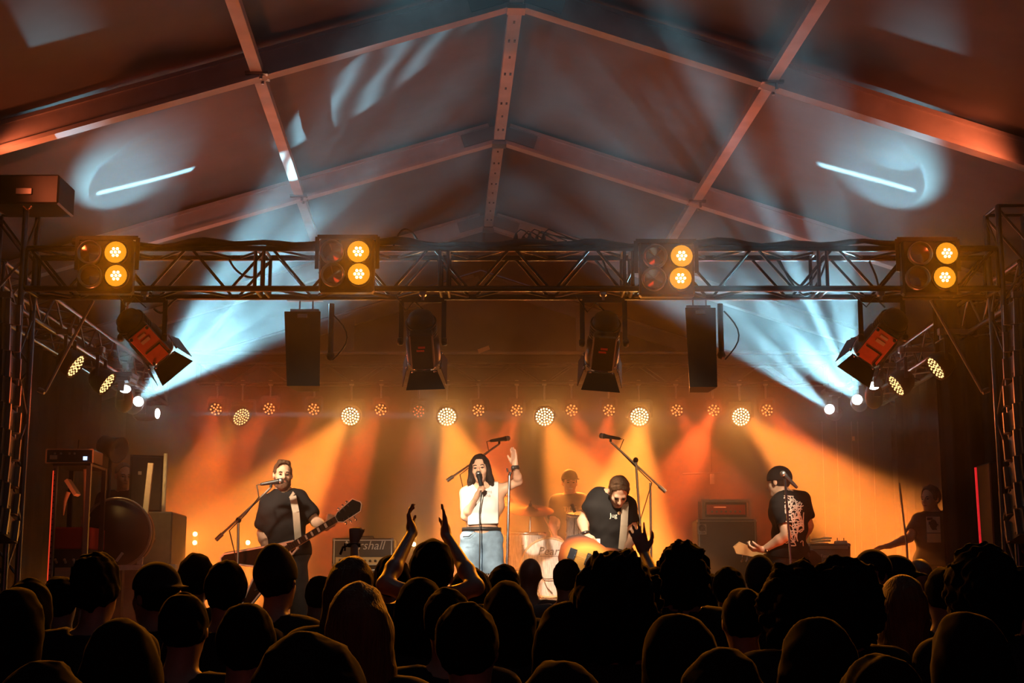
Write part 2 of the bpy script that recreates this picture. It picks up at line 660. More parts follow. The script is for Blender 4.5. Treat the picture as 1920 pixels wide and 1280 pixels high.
# ------------------------------------------------------------------ stage deck and drapes
ZS = 1.25
SX0, SX1, SY0, SY1 = -4.3, 4.3, 11.3, 17.6
st = thing('stage', 'raised black stage platform the band stands on', 'stage', (0, 14, 0))
nx, ny = 6, 3
for i in range(nx):
    for j in range(ny):
        m = MB()
        wx, wy = (SX1 - SX0) / nx, (SY1 - SY0) / ny
        m.box((SX0 + (i + .5) * wx, SY0 + (j + .5) * wy, ZS - .04), (wx - .008, wy - .008, .08), bev=.004)
        m.build('deck_panel', 'deck', st, True)
m = MB()
m.box((0, SY0 + .02, (ZS - .08) / 2), (SX1 - SX0, .03, ZS - .09))
m.build('front_skirt', 'drape', st, True)
for x in np.linspace(SX0 + .1, SX1 - .1, 5):
    m = MB()
    m.tube([(x, SY0 + .3, 0), (x, SY0 + .3, ZS - .08)], .025, 8)
    m.build('leg', 'steel', st, True)


def drape(name, pts, z0, z1, label, amp=.05, wl=.22, mt='drape'):
    """a hung cloth along a line of ground points, with folds"""
    m = MB()
    pts = [V((*p, 0)) for p in pts]
    rows = []
    acc = 0
    for a, b in zip(pts, pts[1:]):
        n = max(2, int((b - a).length / (wl / 6)))
        d = (b - a).normalized()
        nr = V((-d.y, d.x, 0))
        for k in range(n):
            s_ = acc + (b - a).length * k / n
            ph = s_ / wl * 6.283 + 1.3 * math.sin(s_ * 1.7)
            rows.append((a + (b - a) * k / n, nr, ph))
        acc += (b - a).length
    vs = []
    for q in range(2):
        for p, nr, ph in rows:
            for zz in (z1, (z0 + z1) / 2, z0):
                f = amp * math.sin(ph) * (0.6 + 0.4 * (z1 - zz) / (z1 - z0)) + amp * .3 * math.sin(ph * 2.3)
                vs.append(p + nr * (f + q * .012) + V((0, 0, zz)))
    n = len(rows)
    o = 3 * n
    fs = [(i * 3 + j, i * 3 + j + 1, (i + 1) * 3 + j + 1, (i + 1) * 3 + j) for i in range(n - 1) for j in range(2)]
    fs += [tuple(x + o for x in f[::-1]) for f in fs]
    for i in range(n - 1):
        for e in (0, 2):
            fs.append((i * 3 + e, (i + 1) * 3 + e, o + (i + 1) * 3 + e, o + i * 3 + e))
    m.add(vs, fs, True)
    return tag(m.build(name, mt), label, 'curtain')


zd = P(960, 665, 17.5).z
drape('backdrop', [(-4.55, 17.5), (4.55, 17.5)], ZS, zd, 'black backdrop cloth hanging across the rear of the stage', .02, .5)
m = MB()
m.tube([(-4.55, 17.46, zd + .02), (4.55, 17.46, zd + .02)], .025, 8)
tag(m.build('backdrop_rail', 'steel'), 'thin rail along the top of the black backdrop', 'rail')
drape('side_drape', [(-4.85, 17.4), (-4.75, 13.6)], ZS - 1.2, 4.35, 'dark curtain closing the left side of the stage', .04, .3)
drape('side_drape', [(4.5, 17.4), (4.55, 14.8)], ZS - 1.2, 4.35, 'dark curtain closing the right side of the stage, behind the stagehand', .05, .3)
drape('wing_drape', [(3.62, 12.6), (4.25, 12.3)], 0, 4.4, 'dark folded curtain with reddish folds, right of the stagehand', .05, .16)

# ------------------------------------------------------------------ haze that fills the tent
hz = MB()
hz.add([TP(-3.0, -HALF + .1, 0.02), TP(g0 - .3, -HALF + .1, .02), TP(g0 - .3, HALF - .1, .02), TP(-3.0, HALF - .1, .02),
        TP(-3.0, -HALF + .1, dz=RH), TP(g0 - .3, -HALF + .1, dz=RH), TP(g0 - .3, HALF - .1, dz=RH), TP(-3.0, HALF - .1, dz=RH),
        TP(-3.0, 0, dz=RH - .0), TP(g0 - .3, 0, dz=RH)],
       [(0, 1, 2, 3), (0, 4, 5, 1), (3, 2, 6, 7), (4, 8, 9, 5), (8, 7, 6, 9), (0, 3, 7, 8, 4), (1, 5, 9, 6, 2)])
hm = bpy.data.materials.new('haze')
hm.use_nodes = True
nt = hm.node_tree
for n_ in list(nt.nodes):
    if n_.type != 'OUTPUT_MATERIAL':
        nt.nodes.remove(n_)
out = nt.nodes['Material Output']
vs_ = nt.nodes.new('ShaderNodeVolumeScatter')
vs_.inputs['Color'].default_value = (1, 1, 1, 1)
vs_.inputs['Anisotropy'].default_value = 0.35
nt.links.new(vs_.outputs[0], out.inputs['Volume'])


def hmath(op, a, b=None, c=None, clamp=False):
    m = nt.nodes.new('ShaderNodeMath')
    m.operation = op
    m.use_clamp = clamp
    for i, x in enumerate((a, b, c)):
        if x is None:
            continue
        if isinstance(x, (int, float)):
            m.inputs[i].default_value = x
        else:
            nt.links.new(x, m.inputs[i])
    return m.outputs[0]


def hrange(v, a, b, c, d, smooth=True):
    r = nt.nodes.new('ShaderNodeMapRange')
    r.interpolation_type = 'SMOOTHSTEP' if smooth else 'LINEAR'
    for k_, x in zip(('From Min', 'From Max', 'To Min', 'To Max'), (a, b, c, d)):
        r.inputs[k_].default_value = x
    nt.links.new(v, r.inputs['Value'])
    return r.outputs[0]


geo = nt.nodes.new('ShaderNodeNewGeometry')
sp_ = nt.nodes.new('ShaderNodeSeparateXYZ')
nt.links.new(geo.outputs['Position'], sp_.inputs[0])
back = hrange(sp_.outputs[1], 12.5, 15.0, 0.0, 1.0)
low = hrange(sp_.outputs[2], 3.3, 4.4, 1.0, 0.0)
stage_part = hmath('MULTIPLY', back, low)
n1 = nt.nodes.new('ShaderNodeTexNoise')
n1.inputs['Scale'].default_value = 1.3
n1.inputs['Detail'].default_value = 2.5
n1.inputs['Roughness'].default_value = 0.6
n1.inputs['Distortion'].default_value = 0.5
nt.links.new(geo.outputs['Position'], n1.inputs['Vector'])
puff = hrange(n1.outputs['Fac'], 0.42, 0.62, 0.3, 1.9)
thin = hrange(sp_.outputs[1], 10.9, 12.6, 0.12, 1.0)
upper = hmath('MULTIPLY', hmath('MULTIPLY', puff, thin), 0.035)
dens = hmath('ADD', upper, hmath('MULTIPLY', stage_part, 0.105))
nt.links.new(dens, vs_.inputs['Density'])
hm.cycles.volume_step_rate = 1.0
HAZE = hz.build('stage_haze', hm)
HAZE.display_type = 'WIRE'
tag(HAZE, 'thin smoke haze filling the tent over the stage', 'haze', kind='stuff')


# ------------------------------------------------------------------ trusses
def lamp_mat(name, col, s):
    return mat(name, (0.02, 0.02, 0.02), 0.3, emis=col, estr=s)


M.update(
    lamp_amber=lamp_mat('lit_amber_lamp', (1, 0.42, 0.04), 2.6),
    lamp_reflector=lamp_mat('amber_reflector_glow', (1, 0.33, 0.015), 0.95),  # emission stands in for the lamp's halo on its reflector
    lamp_hot=lamp_mat('lit_led_warm', (1, 0.62, 0.26), 8),
    lamp_dimgold=lamp_mat('lit_led_gold', (1, 0.58, 0.2), 2.6),
    lamp_red=lamp_mat('lit_led_red', (1, 0.22, 0.05), 3.0),
    lamp_reddim=lamp_mat('dim_led_red', (1, 0.2, 0.05), 0.9),
    lamp_white=lamp_mat('lit_white_lens', (0.75, 0.93, 1.0), 40),
    lamp_off=mat('unlit_reflector', (0.75, 0.42, 0.25), 0.12, 0.9),
    plate=mat('red_driver_plate', (0.85, 0.16, 0.07), 0.5, noise=.08, emis=(1, .12, .04), estr=0.0),
    sticker=mat('pale_sticker', (0.85, 0.6, 0.35), 0.6),
    cable=mat('black_cable', (0.01, 0.01, 0.01), 0.5),
    dkred=mat('red_label', (0.7, 0.05, 0.03), 0.5),
)


def box_truss(name, label, a, b, w, h, mt, pitch=.3, rt=.024, rb=.011, up=(0, 0, 1), joints=()):
    """four chord truss from a to b (centre line), w wide, h high"""
    a, b = V(a), V(b)
    d = (b - a).normalized()
    y = V(up)
    x = d.cross(y).normalized()
    y = x.cross(d).normalized()
    L = (b - a).length
    r = thing(name, label, 'truss', (a + b) / 2)
    cor = {}
    for i in (-1, 1):
        for j in (-1, 1):
            o = x * i * w / 2 + y * j * h / 2
            cor[i, j] = o
            m = MB()
            m.tube([a + o, b + o], rt, 10)
            m.build('chord', mt, r, True)
    n = max(2, int(round(L / pitch)))
    for (p, q) in (((-1, -1), (-1, 1)), ((1, -1), (1, 1)), ((-1, -1), (1, -1)), ((-1, 1), (1, 1))):
        for k in range(n):
            s0, s1 = (p, q) if k % 2 else (q, p)
            m = MB()
            m.tube([a + d * (L * k / n + .02) + cor[s0], a + d * (L * (k + 1) / n - .02) + cor[s1]], rb, 6)
            m.build('brace', mt, r, True)
    for f in (0.0,) + tuple(joints) + (1.0,):
        for (p, q) in (((-1, -1), (-1, 1)), ((1, -1), (1, 1)), ((-1, -1), (1, -1)), ((-1, 1), (1, 1))):
            for e in ((-.03, .03) if 0 < f < 1 else (0,)):
                c = a + d * (L * f + e)
                m = MB()
                m.tube([c + cor[p], c + cor[q]], rb * 1.3, 6)
                m.build('frame_bar', mt, r, True)
    return r


ZT0, ZT1 = P(960, 541, YT - .15).z, P(960, 466, YT - .15).z
ZTC = (ZT0 + ZT1) / 2
XT = 3.72
box_truss('front_truss', 'long dark lighting truss spanning the stage above the band', (-XT + .17, YT, ZTC), (XT - .17, YT, ZTC), .30, ZT1 - ZT0, 'truss', .3, .022, .011, joints=(.24, .43, .62, .82))
for sx, w_ in ((-1, 'left'), (1, 'right')):
    box_truss('tower_truss', 'dark %s tower truss standing beside the stage front' % w_, (sx * XT, YT, .02), (sx * XT, YT, P(0, 395, YT).z), .28, .28, 'trussalu', .4, .022, .010, up=(0, 1, 0))
    box_truss('side_truss', '%s side truss running back from the front truss over the wing' % w_, (sx * 3.97, YT + .18, 4.18), (sx * 3.97, 16.45, 4.12), .28, .28, 'trussalu', .33, .022, .010)
    m = MB()
    a, b = P(175 if sx < 0 else 1745, 563, YT + .1), P(84 if sx < 0 else 1842, 735, YT + .1)
    m.tube([a, b], .012, 8)
    m.tube([b, b + V((sx * .05, 0, .02))], .02, 8)
    tag(m.build('brace_rod', 'steel'), 'thin slanted rod bracing the front truss to the %s tower' % w_, 'rod')
box_truss('rear_truss', 'dark rear truss carrying the amber and red lamps before the backdrop', (-3.55, YB + .12, 4.36), (3.55, YB + .12, 4.36), .22, .22, 'truss', .35, .016, .008)

# box and bits on top of the left tower
b0 = P(62, 368, YT - .1)
t = thing('hoist_case', 'large black box on top of the left tower', 'case', b0)
m = MB(); m.box((0, 0, 0), (.50, .4, .22), bev=.012); m.build('case_body', 'black', t)
m = MB(); m.box((0, -.205, -.02), (.12, .02, .05), bev=.004); m.build('latch', 'steel', t)
m = MB(); m.tube([(.0, -.2, -.13), (.03, -.2, -.16), (.06, -.2, -.13)], .008, 6); m.build('shackle', 'lamp_off', t)


# ------------------------------------------------------------------ things hung on the front truss
def aimed(loc, direction, up=(0, 0, 1)):
    """rotation that turns local -Z to the direction, local -Y away from 'up' side"""
    d = V(direction).normalized()
    z = -d
    x = V(up).cross(z).normalized()
    y = z.cross(x)
    return Matrix((x, y, z)).transposed().to_euler()


def clamp_parts(t, loc, zc, world=True, side=False):
    """half coupler from a hung lamp up to its tube"""
    m = MB()
    m.tube([loc, V((loc.x, loc.y, zc))], .012, 8)
    m.box((loc.x, loc.y, zc), (.05, .06, .06), bev=.008)
    if side:
        m.bar((loc.x, loc.y, zc), (math.copysign(3.86, loc.x), loc.y, zc), .04, .04)
    return m.build('clamp', 'steel', t, world)


for i, (a, b) in enumerate(BLIND):
    c = (a + b) / 2 + V((-.095, .06, 0))
    lab = ['amber blinder at the left end of the front truss, right hand lamps lit',
           'amber blinder on the front truss above the left guitarist, veiled by smoke',
           'amber blinder on the front truss above the rear right singer mic',
           'amber blinder at the right end of the front truss beside the dark tower'][i]
    t = thing('blinder', lab, 'stage light', c, group='four lamp blinders on the front truss')
    m = MB(); m.box((0, .05, 0), (.40, .10, .40), bev=.015); m.build('housing', 'black', t)
    m = MB()
    for sx in (-1, 1):
        m.bar((sx * .22, .04, -.02), (sx * .22, .04, .22), .03, .006, (0, 1, 0))
    m.bar((-.22, .04, .22), (.22, .04, .22), .03, .006, (0, 1, 0))
    m.build('yoke', 'black', t)
    for p in (a, b):
        for k in (0, 1):
            q = p - c + V((-.19 * k, 0, 0))
            ring = MB(); ring.lathe([(.052, .03), (.082, -.012), (.088, -.012), (.088, .03)], q, (0, 1, 0), 20)
            rg = ring.build('lamp_ring', 'black' if k == 0 else 'steel', t)
            l = MB(); l.lathe([(.001, .0), (.03, .003), (.05 if k == 0 else .07, .012)], q + V((0, -.006, 0)), (0, 1, 0), 20)
            tag(l.build('lamp', 'lamp_amber' if k == 0 else 'lamp_off', rg), 'lit amber lamp' if k == 0 else 'unlit lamp with dull reflector')
            if k == 0:
                rf = MB(); rf.lathe([(.05, .012), (.080, -.008)], q, (0, 1, 0), 24)
                tag(rf.build('reflector', 'lamp_reflector', rg), 'amber reflector with a painted glow')
                lens = MB()
                for (ux, uz) in [(0, 0)] + [(math.cos(z) * .028, math.sin(z) * .028) for z in np.arange(0, 6.2, 1.047)]:
                    lens.ball(q + V((ux, -.012, uz)), .011, 8)
                tag(lens.build('lamp_facet', 'lamp_hot', rg), kind='stuff')


def theatre_spot(loc, aim, plate, label, power):
    t = thing('theatre_spotlight', label, 'stage light', loc, group='theatre spotlights under the front truss', rot=aimed(loc, V(aim) - V(loc), (0, -1, 0)))
    m = MB()
    m.lathe([(.01, .24), (.05, .235), (.085, .21), (.10, .16), (.105, .02), (.12, 0), (.125, -.17), (.118, -.19)], (0, 0, 0), (0, 0, 1), 24)
    for k in range(5):
        m.lathe([(.106, .05 + k * .025), (.112, .052 + k * .025), (.112, .06 + k * .025), (.106, .062 + k * .025)], (0, 0, 0), (0, 0, 1), 24)
    m.build('body', 'black', t)
    m = MB(); m.lathe([(.119, -.188), (.126, -.188), (.126, -.205), (.112, -.205), (.112, -.188)], (0, 0, 0), (0, 0, 1), 24)
    m.build('front_ring', 'chrome', t)
    m = MB(); m.lathe([(.001, -.2), (.11, -.19)], (0, 0, 0), (0, 0, 1), 20)
    tag(m.build('lens', 'lamp_dimgold', t), 'lit lens facing the stage')
    dd = (V(aim) - V(loc)).normalized()
    spot('theatre_light', V(loc) + dd * .23, aim, power, (1, .80, .55), 15, .9, .07)
    # driver box on the side that faces the hall
    m = MB(); m.box((0, .125, .0), (.17, .07, .32), bev=.01); m.build('driver_box', 'black', t)
    if plate:
        p = MB(); p.box((0, .163, .0), (.165, .006, .31), bev=.002); dp = p.build('driver_plate', 'plate', t)
        tag(dp, 'bright red plate')
        s = MB(); s.box((.0, .168, .06), (.07, .003, .03)); s.box((0, .168, .11), (.06, .003, .022)); tag(s.build('sticker', 'sticker', dp), kind='stuff')
        s = MB(); s.box((0, .168, -.03), (.13, .005, .010)); s.box((-.06, .168, -.09), (.008, .005, .12))
        for q in ((-.07, .14), (.07, .14), (-.07, -.14), (.07, -.14)):
            s.lathe([(.012, 0), (.012, .008)], (q[0], .166, q[1]), (0, 1, 0), 8)
        tag(s.build('plate_fitting', 'black', dp), kind='stuff')
    else:
        s = MB(); s.box((0, .163, .05), (.05, .004, .018)); s.box((.01, .163, .02), (.055, .004, .016)); tag(s.build('label_strip', 'dkred', t), kind='stuff')
    # barn doors
    for k in range(4):
        a = k * math.pi / 2
        ca, sa = math.cos(a), math.sin(a)

        def W(u, r, z):
            return (ca * r - sa * u, sa * r + ca * u, z)
        m = MB()
        z0, z1, r0, r1, u0, u1 = -.205, -.325, .125, .185 if k % 2 else .16, .10, .15
        vs = [W(-u0, r0, z0), W(u0, r0, z0), W(u1, r1, z1), W(-u1 * .9, r1, z1)]
        vs2 = [W(-u0, r0 + .004, z0), W(u0, r0 + .004, z0), W(u1, r1 + .004, z1), W(-u1 * .9, r1 + .004, z1)]
        m.add(vs + vs2, [(0, 1, 2, 3), (7, 6, 5, 4), (0, 4, 5, 1), (1, 5, 6, 2), (2, 6, 7, 3), (3, 7, 4, 0)])
        bd = m.build('barn_door', 'black', t)
        h = MB(); h.ball(W(-u0 * .8, r0, z0), .012, 8); h.ball(W(u0 * .8, r0, z0), .012, 8); h.bar(W(-u0, r0 - .005, z0), W(u0, r0 - .005, z0), .01, .006)
        tag(h.build('hinge', 'chrome', bd), kind='stuff')
    # yoke hangs from the truss: built in world axes
    m = MB()
    c = V(loc)
    zt = ZT0 - .02
    for sx in (-.155, .155):
        m.bar(c + V((sx, 0, -.03)), (c.x + sx, c.y, zt - .06), .035, .008, (0, 1, 0))
    m.bar((c.x - .155, c.y, zt - .06), (c.x + .155, c.y, zt - .06), .035, .008, (0, 1, 0))
    m.build('yoke', 'black', t, True)
    k = MB(); 
    for sx in (-.15, .15):
        k.lathe([(.022, -.02), (.03, -.01), (.03, .01), (.022, .02)], c + V((sx * 1.07, 0, -.02)), (1, 0, 0), 10)
    tag(k.build('tilt_knob', 'black', t, True), kind='stuff')
    clamp_parts(t, V((c.x, c.y, zt - .06)), zt)
    cb = MB(); cb.tube([c + V((.02, -.02, .2)), c + V((-.06, -.05, .27)), c + V((-.12, -.04, .2)), V((c.x - .2, c.y, zt - .02))], .006, 6)
    cb.build('power_cable', 'cable', t, True)
    return t


yh = YT - .12
theatre_spot(P(268, 628, yh), P(620, 1000, 12.8), True, 'tilted theatre spotlight with red plate under the left end of the truss', 380)
theatre_spot(P(792, 635, yh), P(820, 1000, 12.2), False, 'dark theatre spotlight under the truss, above and left of the singer', 1100)
theatre_spot(P(1132, 638, yh), P(1090, 1000, 12.2), False, 'dark theatre spotlight with glowing rim, above and right of the singer', 500)
theatre_spot(P(1655, 628, yh), P(1350, 1000, 12.8), True, 'tilted theatre spotlight with red plate under the right end of the truss', 380)


def side_fill(px0, px1, py0, py1, lab, lean):
    Y = YT + .35
    a, b = P(px0, py0, Y), P(px1, py1, Y)
    c = (a + b) / 2
    wd, ht = abs(b.x - a.x), abs(a.z - b.z)
    t = thing('column_speaker', lab, 'speaker', V((c.x, Y, c.z)))
    m = MB()
    w0, w1 = wd / 2, wd / 2 * .9
    vs = [(-w0, -.13, ht / 2), (w0, -.13, ht / 2), (w1 * .7, .16, ht / 2), (-w1 * .7, .16, ht / 2),
          (-w1 + lean, -.13, -ht / 2), (w1 + lean, -.13, -ht / 2), (w1 * .7 + lean, .16, -ht / 2), (-w1 * .7 + lean, .16, -ht / 2)]
    m.add(vs, [(3, 2, 1, 0), (4, 5, 6, 7), (0, 1, 5, 4), (1, 2, 6, 5), (2, 3, 7, 6), (3, 0, 4, 7)])
    m.build('cabinet', 'black', t)
    m = MB(); m.box((0, -.134, ht / 2 - .035), (.075, .006, .03), bev=.004); m.build('handle', 'steel', t)
    m = MB(); m.box((0, .0, ht / 2 + .03), (wd * .8, .05, .02)); m.box((0, .0, ht / 2 + .12), (wd * 1.0, .05, .03))
    m.tube([(-.04, 0, ht / 2), (-.04, 0, ht / 2 + .12)], .006, 6); m.tube([(.06, 0, ht / 2), (.06, 0, ht / 2 + .12)], .006, 6)
    m.build('flying_frame', 'steel', t)
    m = MB(); m.tube([(wd / 2 + .06, .05, ZT0 - c.z), (wd / 2 + .06, .05, -.02)], .022, 8); m.ball((wd / 2 + .06, .05, -.03), .035, 8)
    m.build('hanging_pole', 'black', t)
    m = MB()
    m.tube([V((wd / 2 + .08, 0, ht / 2 - .0)) + V((.11 * math.sin(q * 3.14), 0, -ht * .62 * q)) for q in np.linspace(0, 1, 9)], .006, 6)
    m.build('cable', 'cable', t)


side_fill(538, 602, 590, 728, 'narrow black column speaker hanging left of centre, half lost in the white beam', .02)
side_fill(1281, 1341, 583, 730, 'narrow black column speaker with handle slot hanging right of centre', .01)

# cables: bundle on the top chord, plugs, swags
m = MB()
pts = [(x, YT - .15 + .01 * math.sin(x * 9), ZT1 + .035 + .012 * math.sin(x * 5.3) + .012 * math.sin(x * 13)) for x in np.linspace(-XT + .5, XT - .6, 60)]
m.tube(pts, [.026 + .008 * math.sin(i * .9) for i in range(60)], 8)
tag(m.build('cable_bundle', 'cable'), 'thick black cable bundle lying along the top of the front truss', 'cable')
m = MB()
tag(m.tube([P(948, 463, YT - .1), P(985, 452, YT - .1), P(1030, 460, YT - .1)], .028, 8).build('plug_strip', 'cable'), 'black plug strip on top of the front truss, right of centre', 'plug strip')
for i, px in enumerate((966, 980, 992, 1005, 1018)):
    m = MB()
    a = P(px, 456, YT - .1)
    b = P(px + 2, 437 + (i % 2) * 5, YT - .1)
    m.tube([a, (a + b) / 2, b], [.02, .018, .008], 8)
    e = P(px + 18, 433 + (i * 3) % 6, YT - .1)
    m.tube([b, (b + e) / 2 + V((0, 0, .02)), e, P(px + 40 + i * 6, 452, YT - .1)], .005, 6)
    tag(m.build('power_plug', 'cable'), ('leftmost', 'second from left', 'middle', 'second from right', 'rightmost')[i] + ' of the black plugs standing on the truss strip', 'plug', 'row of power plugs on the plug strip')
for i, (x0, y0, x1, y1, sag, lab) in enumerate((
        (1010, 436, 1215, 461, 10, 'thin cable sloping right from the plugs to the truss top'),
        (1458, 488, 1540, 494, 46, 'shallow cable swag in the right part of the truss'),
        (1462, 489, 1550, 488, 66, 'deeper cable swag in the right part of the truss'),
        (1130, 488, 1190, 488, 50, 'cable loop in the truss left of the right inner blinder'),
        (430, 487, 500, 492, 30, 'cable looping between braces in the left part of the truss'),
        (1630, 490, 1660, 540, 20, 'cable hanging near the right end of the truss'),
        (255, 540, 225, 590, 8, 'thin cable dropping to the left outer spotlight'),
        (330, 560, 288, 578, 14, 'thin cable right of the left outer spotlight'),
        (735, 470, 792, 470, -40, 'thin wire arching over the truss right of the smoky blinder'))):
    m = MB()
    a, b = P(x0, y0, YT - .05), P(x1, y1, YT - .05)
    pts = []
    for q in np.linspace(0, 1, 13):
        p = a.lerp(b, q)
        pts.append(p - V((0, .05 * math.sin(q * 6), sag / 250 * 4 * q * (1 - q))))
    m.tube(pts, .008 if i else .007, 6)
    tag(m.build('loose_cable', 'cable'), lab, 'cable')

# ------------------------------------------------------------------ lamps of the rear and side trusses
def led_face(m_body, m_led, R, cells, t, name='led_cell', lab=None):
    f = MB(); f.lathe([(.001, -.005), (R, -.005), (R * 1.12, -.02), (R * 1.16, 0), (R * 1.16, .05), (R * .9, .12), (R * .5, .16), (.01, .17)], (0, 0, 0), (0, 0, 1), 24)
    f.build('housing', m_body, t)
    g = MB()
    for r, n in cells:
        for k in range(n):
            a = 2 * math.pi * k / n + r * 9
            g.ball((r * R * math.cos(a), r * R * math.sin(a), -.007), (R * (.105 if R < .08 else .095) if len(cells) > 3 else R * .15,) * 2 + (.006,), 8)
    o = g.build(name, m_led, t)
    tag(o, lab, kind='stuff')


def yoke_world(t, c, zc, r, ax=(1, 0, 0), side=False):
    ax = V(ax).normalized()
    m = MB()
    for s in (-1, 1):
        m.bar(c + ax * s * r, c + ax * s * r + V((0, 0, r + .05)), .03, .008, (0, 1, 0))
    m.bar(c - ax * r + V((0, 0, r + .05)), c + ax * r + V((0, 0, r + .05)), .03, .008, (0, 1, 0))
    m.build('yoke', 'black', t, True)
    clamp_parts(t, c + V((0, 0, r + .05)), zc, side=side)


WL = ['tilted amber wash light at the left end of the rear truss', 'bright amber wash light behind the left guitarist', 'bright amber wash light left of the singer',
      'bright amber wash light above the drummer', 'bright amber wash light above the bent guitarist', 'bright amber wash light between two red cans at the right']
for (px, py, dim, (dx, _)), lab in zip(WASH, WL):
    o = P(px, py, YB)
    tilt = V((dx * .9 if dim else dx * .25, -2.2, -.7 + (-.2 if dim else 0)))
    if dim:
        tilt = V((2.0, -2.0, -1.6))
    t = thing('wash_light', lab, 'stage light', o, group='wash lights on the rear truss', rot=aimed(o, tilt, (0, 0, 1)))
    led_face('black', 'lamp_dimgold' if dim else 'lamp_hot', .105, ((0, 1), (.3, 6), (.58, 12), (.86, 18)), t, lab='lit amber cells')
    yoke_world(t, o + V((0, .06, 0)), 4.25, .14)
CL = ['red can light at the left end of the rear truss', 'red can light just right of the tilted amber wash light', 'red can light left of the amber light behind the guitarist',
      'red can light right of the amber light behind the guitarist', 'very dim red can light left of the amber light by the singer', 'red can light above the singer, right of an amber light',
      'red can light left of the amber light above the drummer', 'red can light right of the amber light above the drummer', 'red can light left of the amber light over the bent guitarist',
      'red can light standing alone right of the column speaker', 'glowing red can light left of the rightmost amber light', 'glowing red can light at the right end of the rear truss']
for (px, py, k, dx), lab in zip(CANS, CL):
    o = P(px, py, YB + .02)
    t = thing('can_light', lab, 'stage light', o, group='small red can lights on the rear truss', rot=aimed(o, V((dx * .3, -2.2, -.6)), (0, 0, 1)))
    led_face('black', 'lamp_red' if k > .2 else 'lamp_reddim', .066, ((.0, 1), (.42, 4), (.85, 9)), t, lab='lit red cells')
    yoke_world(t, o + V((0, .05, 0)), 4.25, .09)
for p, d, lab in ((P(141, 685, 12.3), (2.6, -.2, -1.7), 'amber par light under the left side truss, nearer the crowd'), (P(199, 718, 13.2), (2.6, -.2, -1.7), 'amber par light under the left side truss, further back'),
                  (P(1756, 689, 12.3), (-2.6, -.3, -1.7), 'amber par light under the right side truss, nearer the crowd'), (P(1682, 722, 13.2), (-2.6, -.3, -1.7), 'amber par light under the right side truss, further back')):
    t = thing('par_light', lab, 'stage light', p, group='par lights under the side trusses', rot=aimed(p, d, (0, 0, 1)))
    led_face('black', 'lamp_dimgold', .10, ((0, 1), (.3, 6), (.6, 10), (.88, 16)), t, lab='lit amber cells')
    yoke_world(t, p + V((-.05 if d[0] > 0 else .05, 0, .05)), 4.03, .13, (0, 1, 0), True)
HL = dict(L0='white moving head under the left side truss throwing a fan up to the roof', L1='white moving head under the left side truss with the broad bright beam',
          L2='white moving head at the left rear throwing a thin level beam', R0='pale moving head high at the right throwing a fan up to the roof',
          R1='white moving head at the right with the broken smoky beam', R2='white moving head lowest at the right with a narrow beam')
for k, c in HEADS.items():
    d = (AIM[k] - c).normalized()
    c2 = c - d * .05
    t = thing('moving_head', HL[k], 'stage light', c2, group='white moving heads', rot=aimed(c2, d, (0, -1, 0.01)))
    m = MB(); m.lathe([(.055, -.0), (.06, .01), (.075, .06), (.085, .12), (.08, .22), (.05, .27), (.01, .28)], (0, 0, 0), (0, 0, 1), 20); m.build('head', 'black', t)
    m = MB(); m.lathe([(.001, -.012), (.03, -.008), (.052, -.001)], (0, 0, 0), (0, 0, 1), 20); m.build('lens', 'lamp_white', t)
    m = MB()
    cc = c2 - d * .14
    sg = -1 if c.x < 0 else 1
    for s in (-1, 1):
        m.bar(cc + V((0, s * .12, -.02)), cc + V((0, s * .12, .16)), .06, .03, (0, 1, 0))
    m.box(cc + V((0, 0, .18)), (.16, .28, .06), bev=.015)
    m.build('yoke', 'black', t, True)
    m = MB(); m.box(cc + V((0, 0, .225)), (.2, .26, .05), bev=.01); m.build('base', 'black', t, True)
    clamp_parts(t, cc + V((0, 0, .24)), max(4.03, cc.z + .3), side=True)


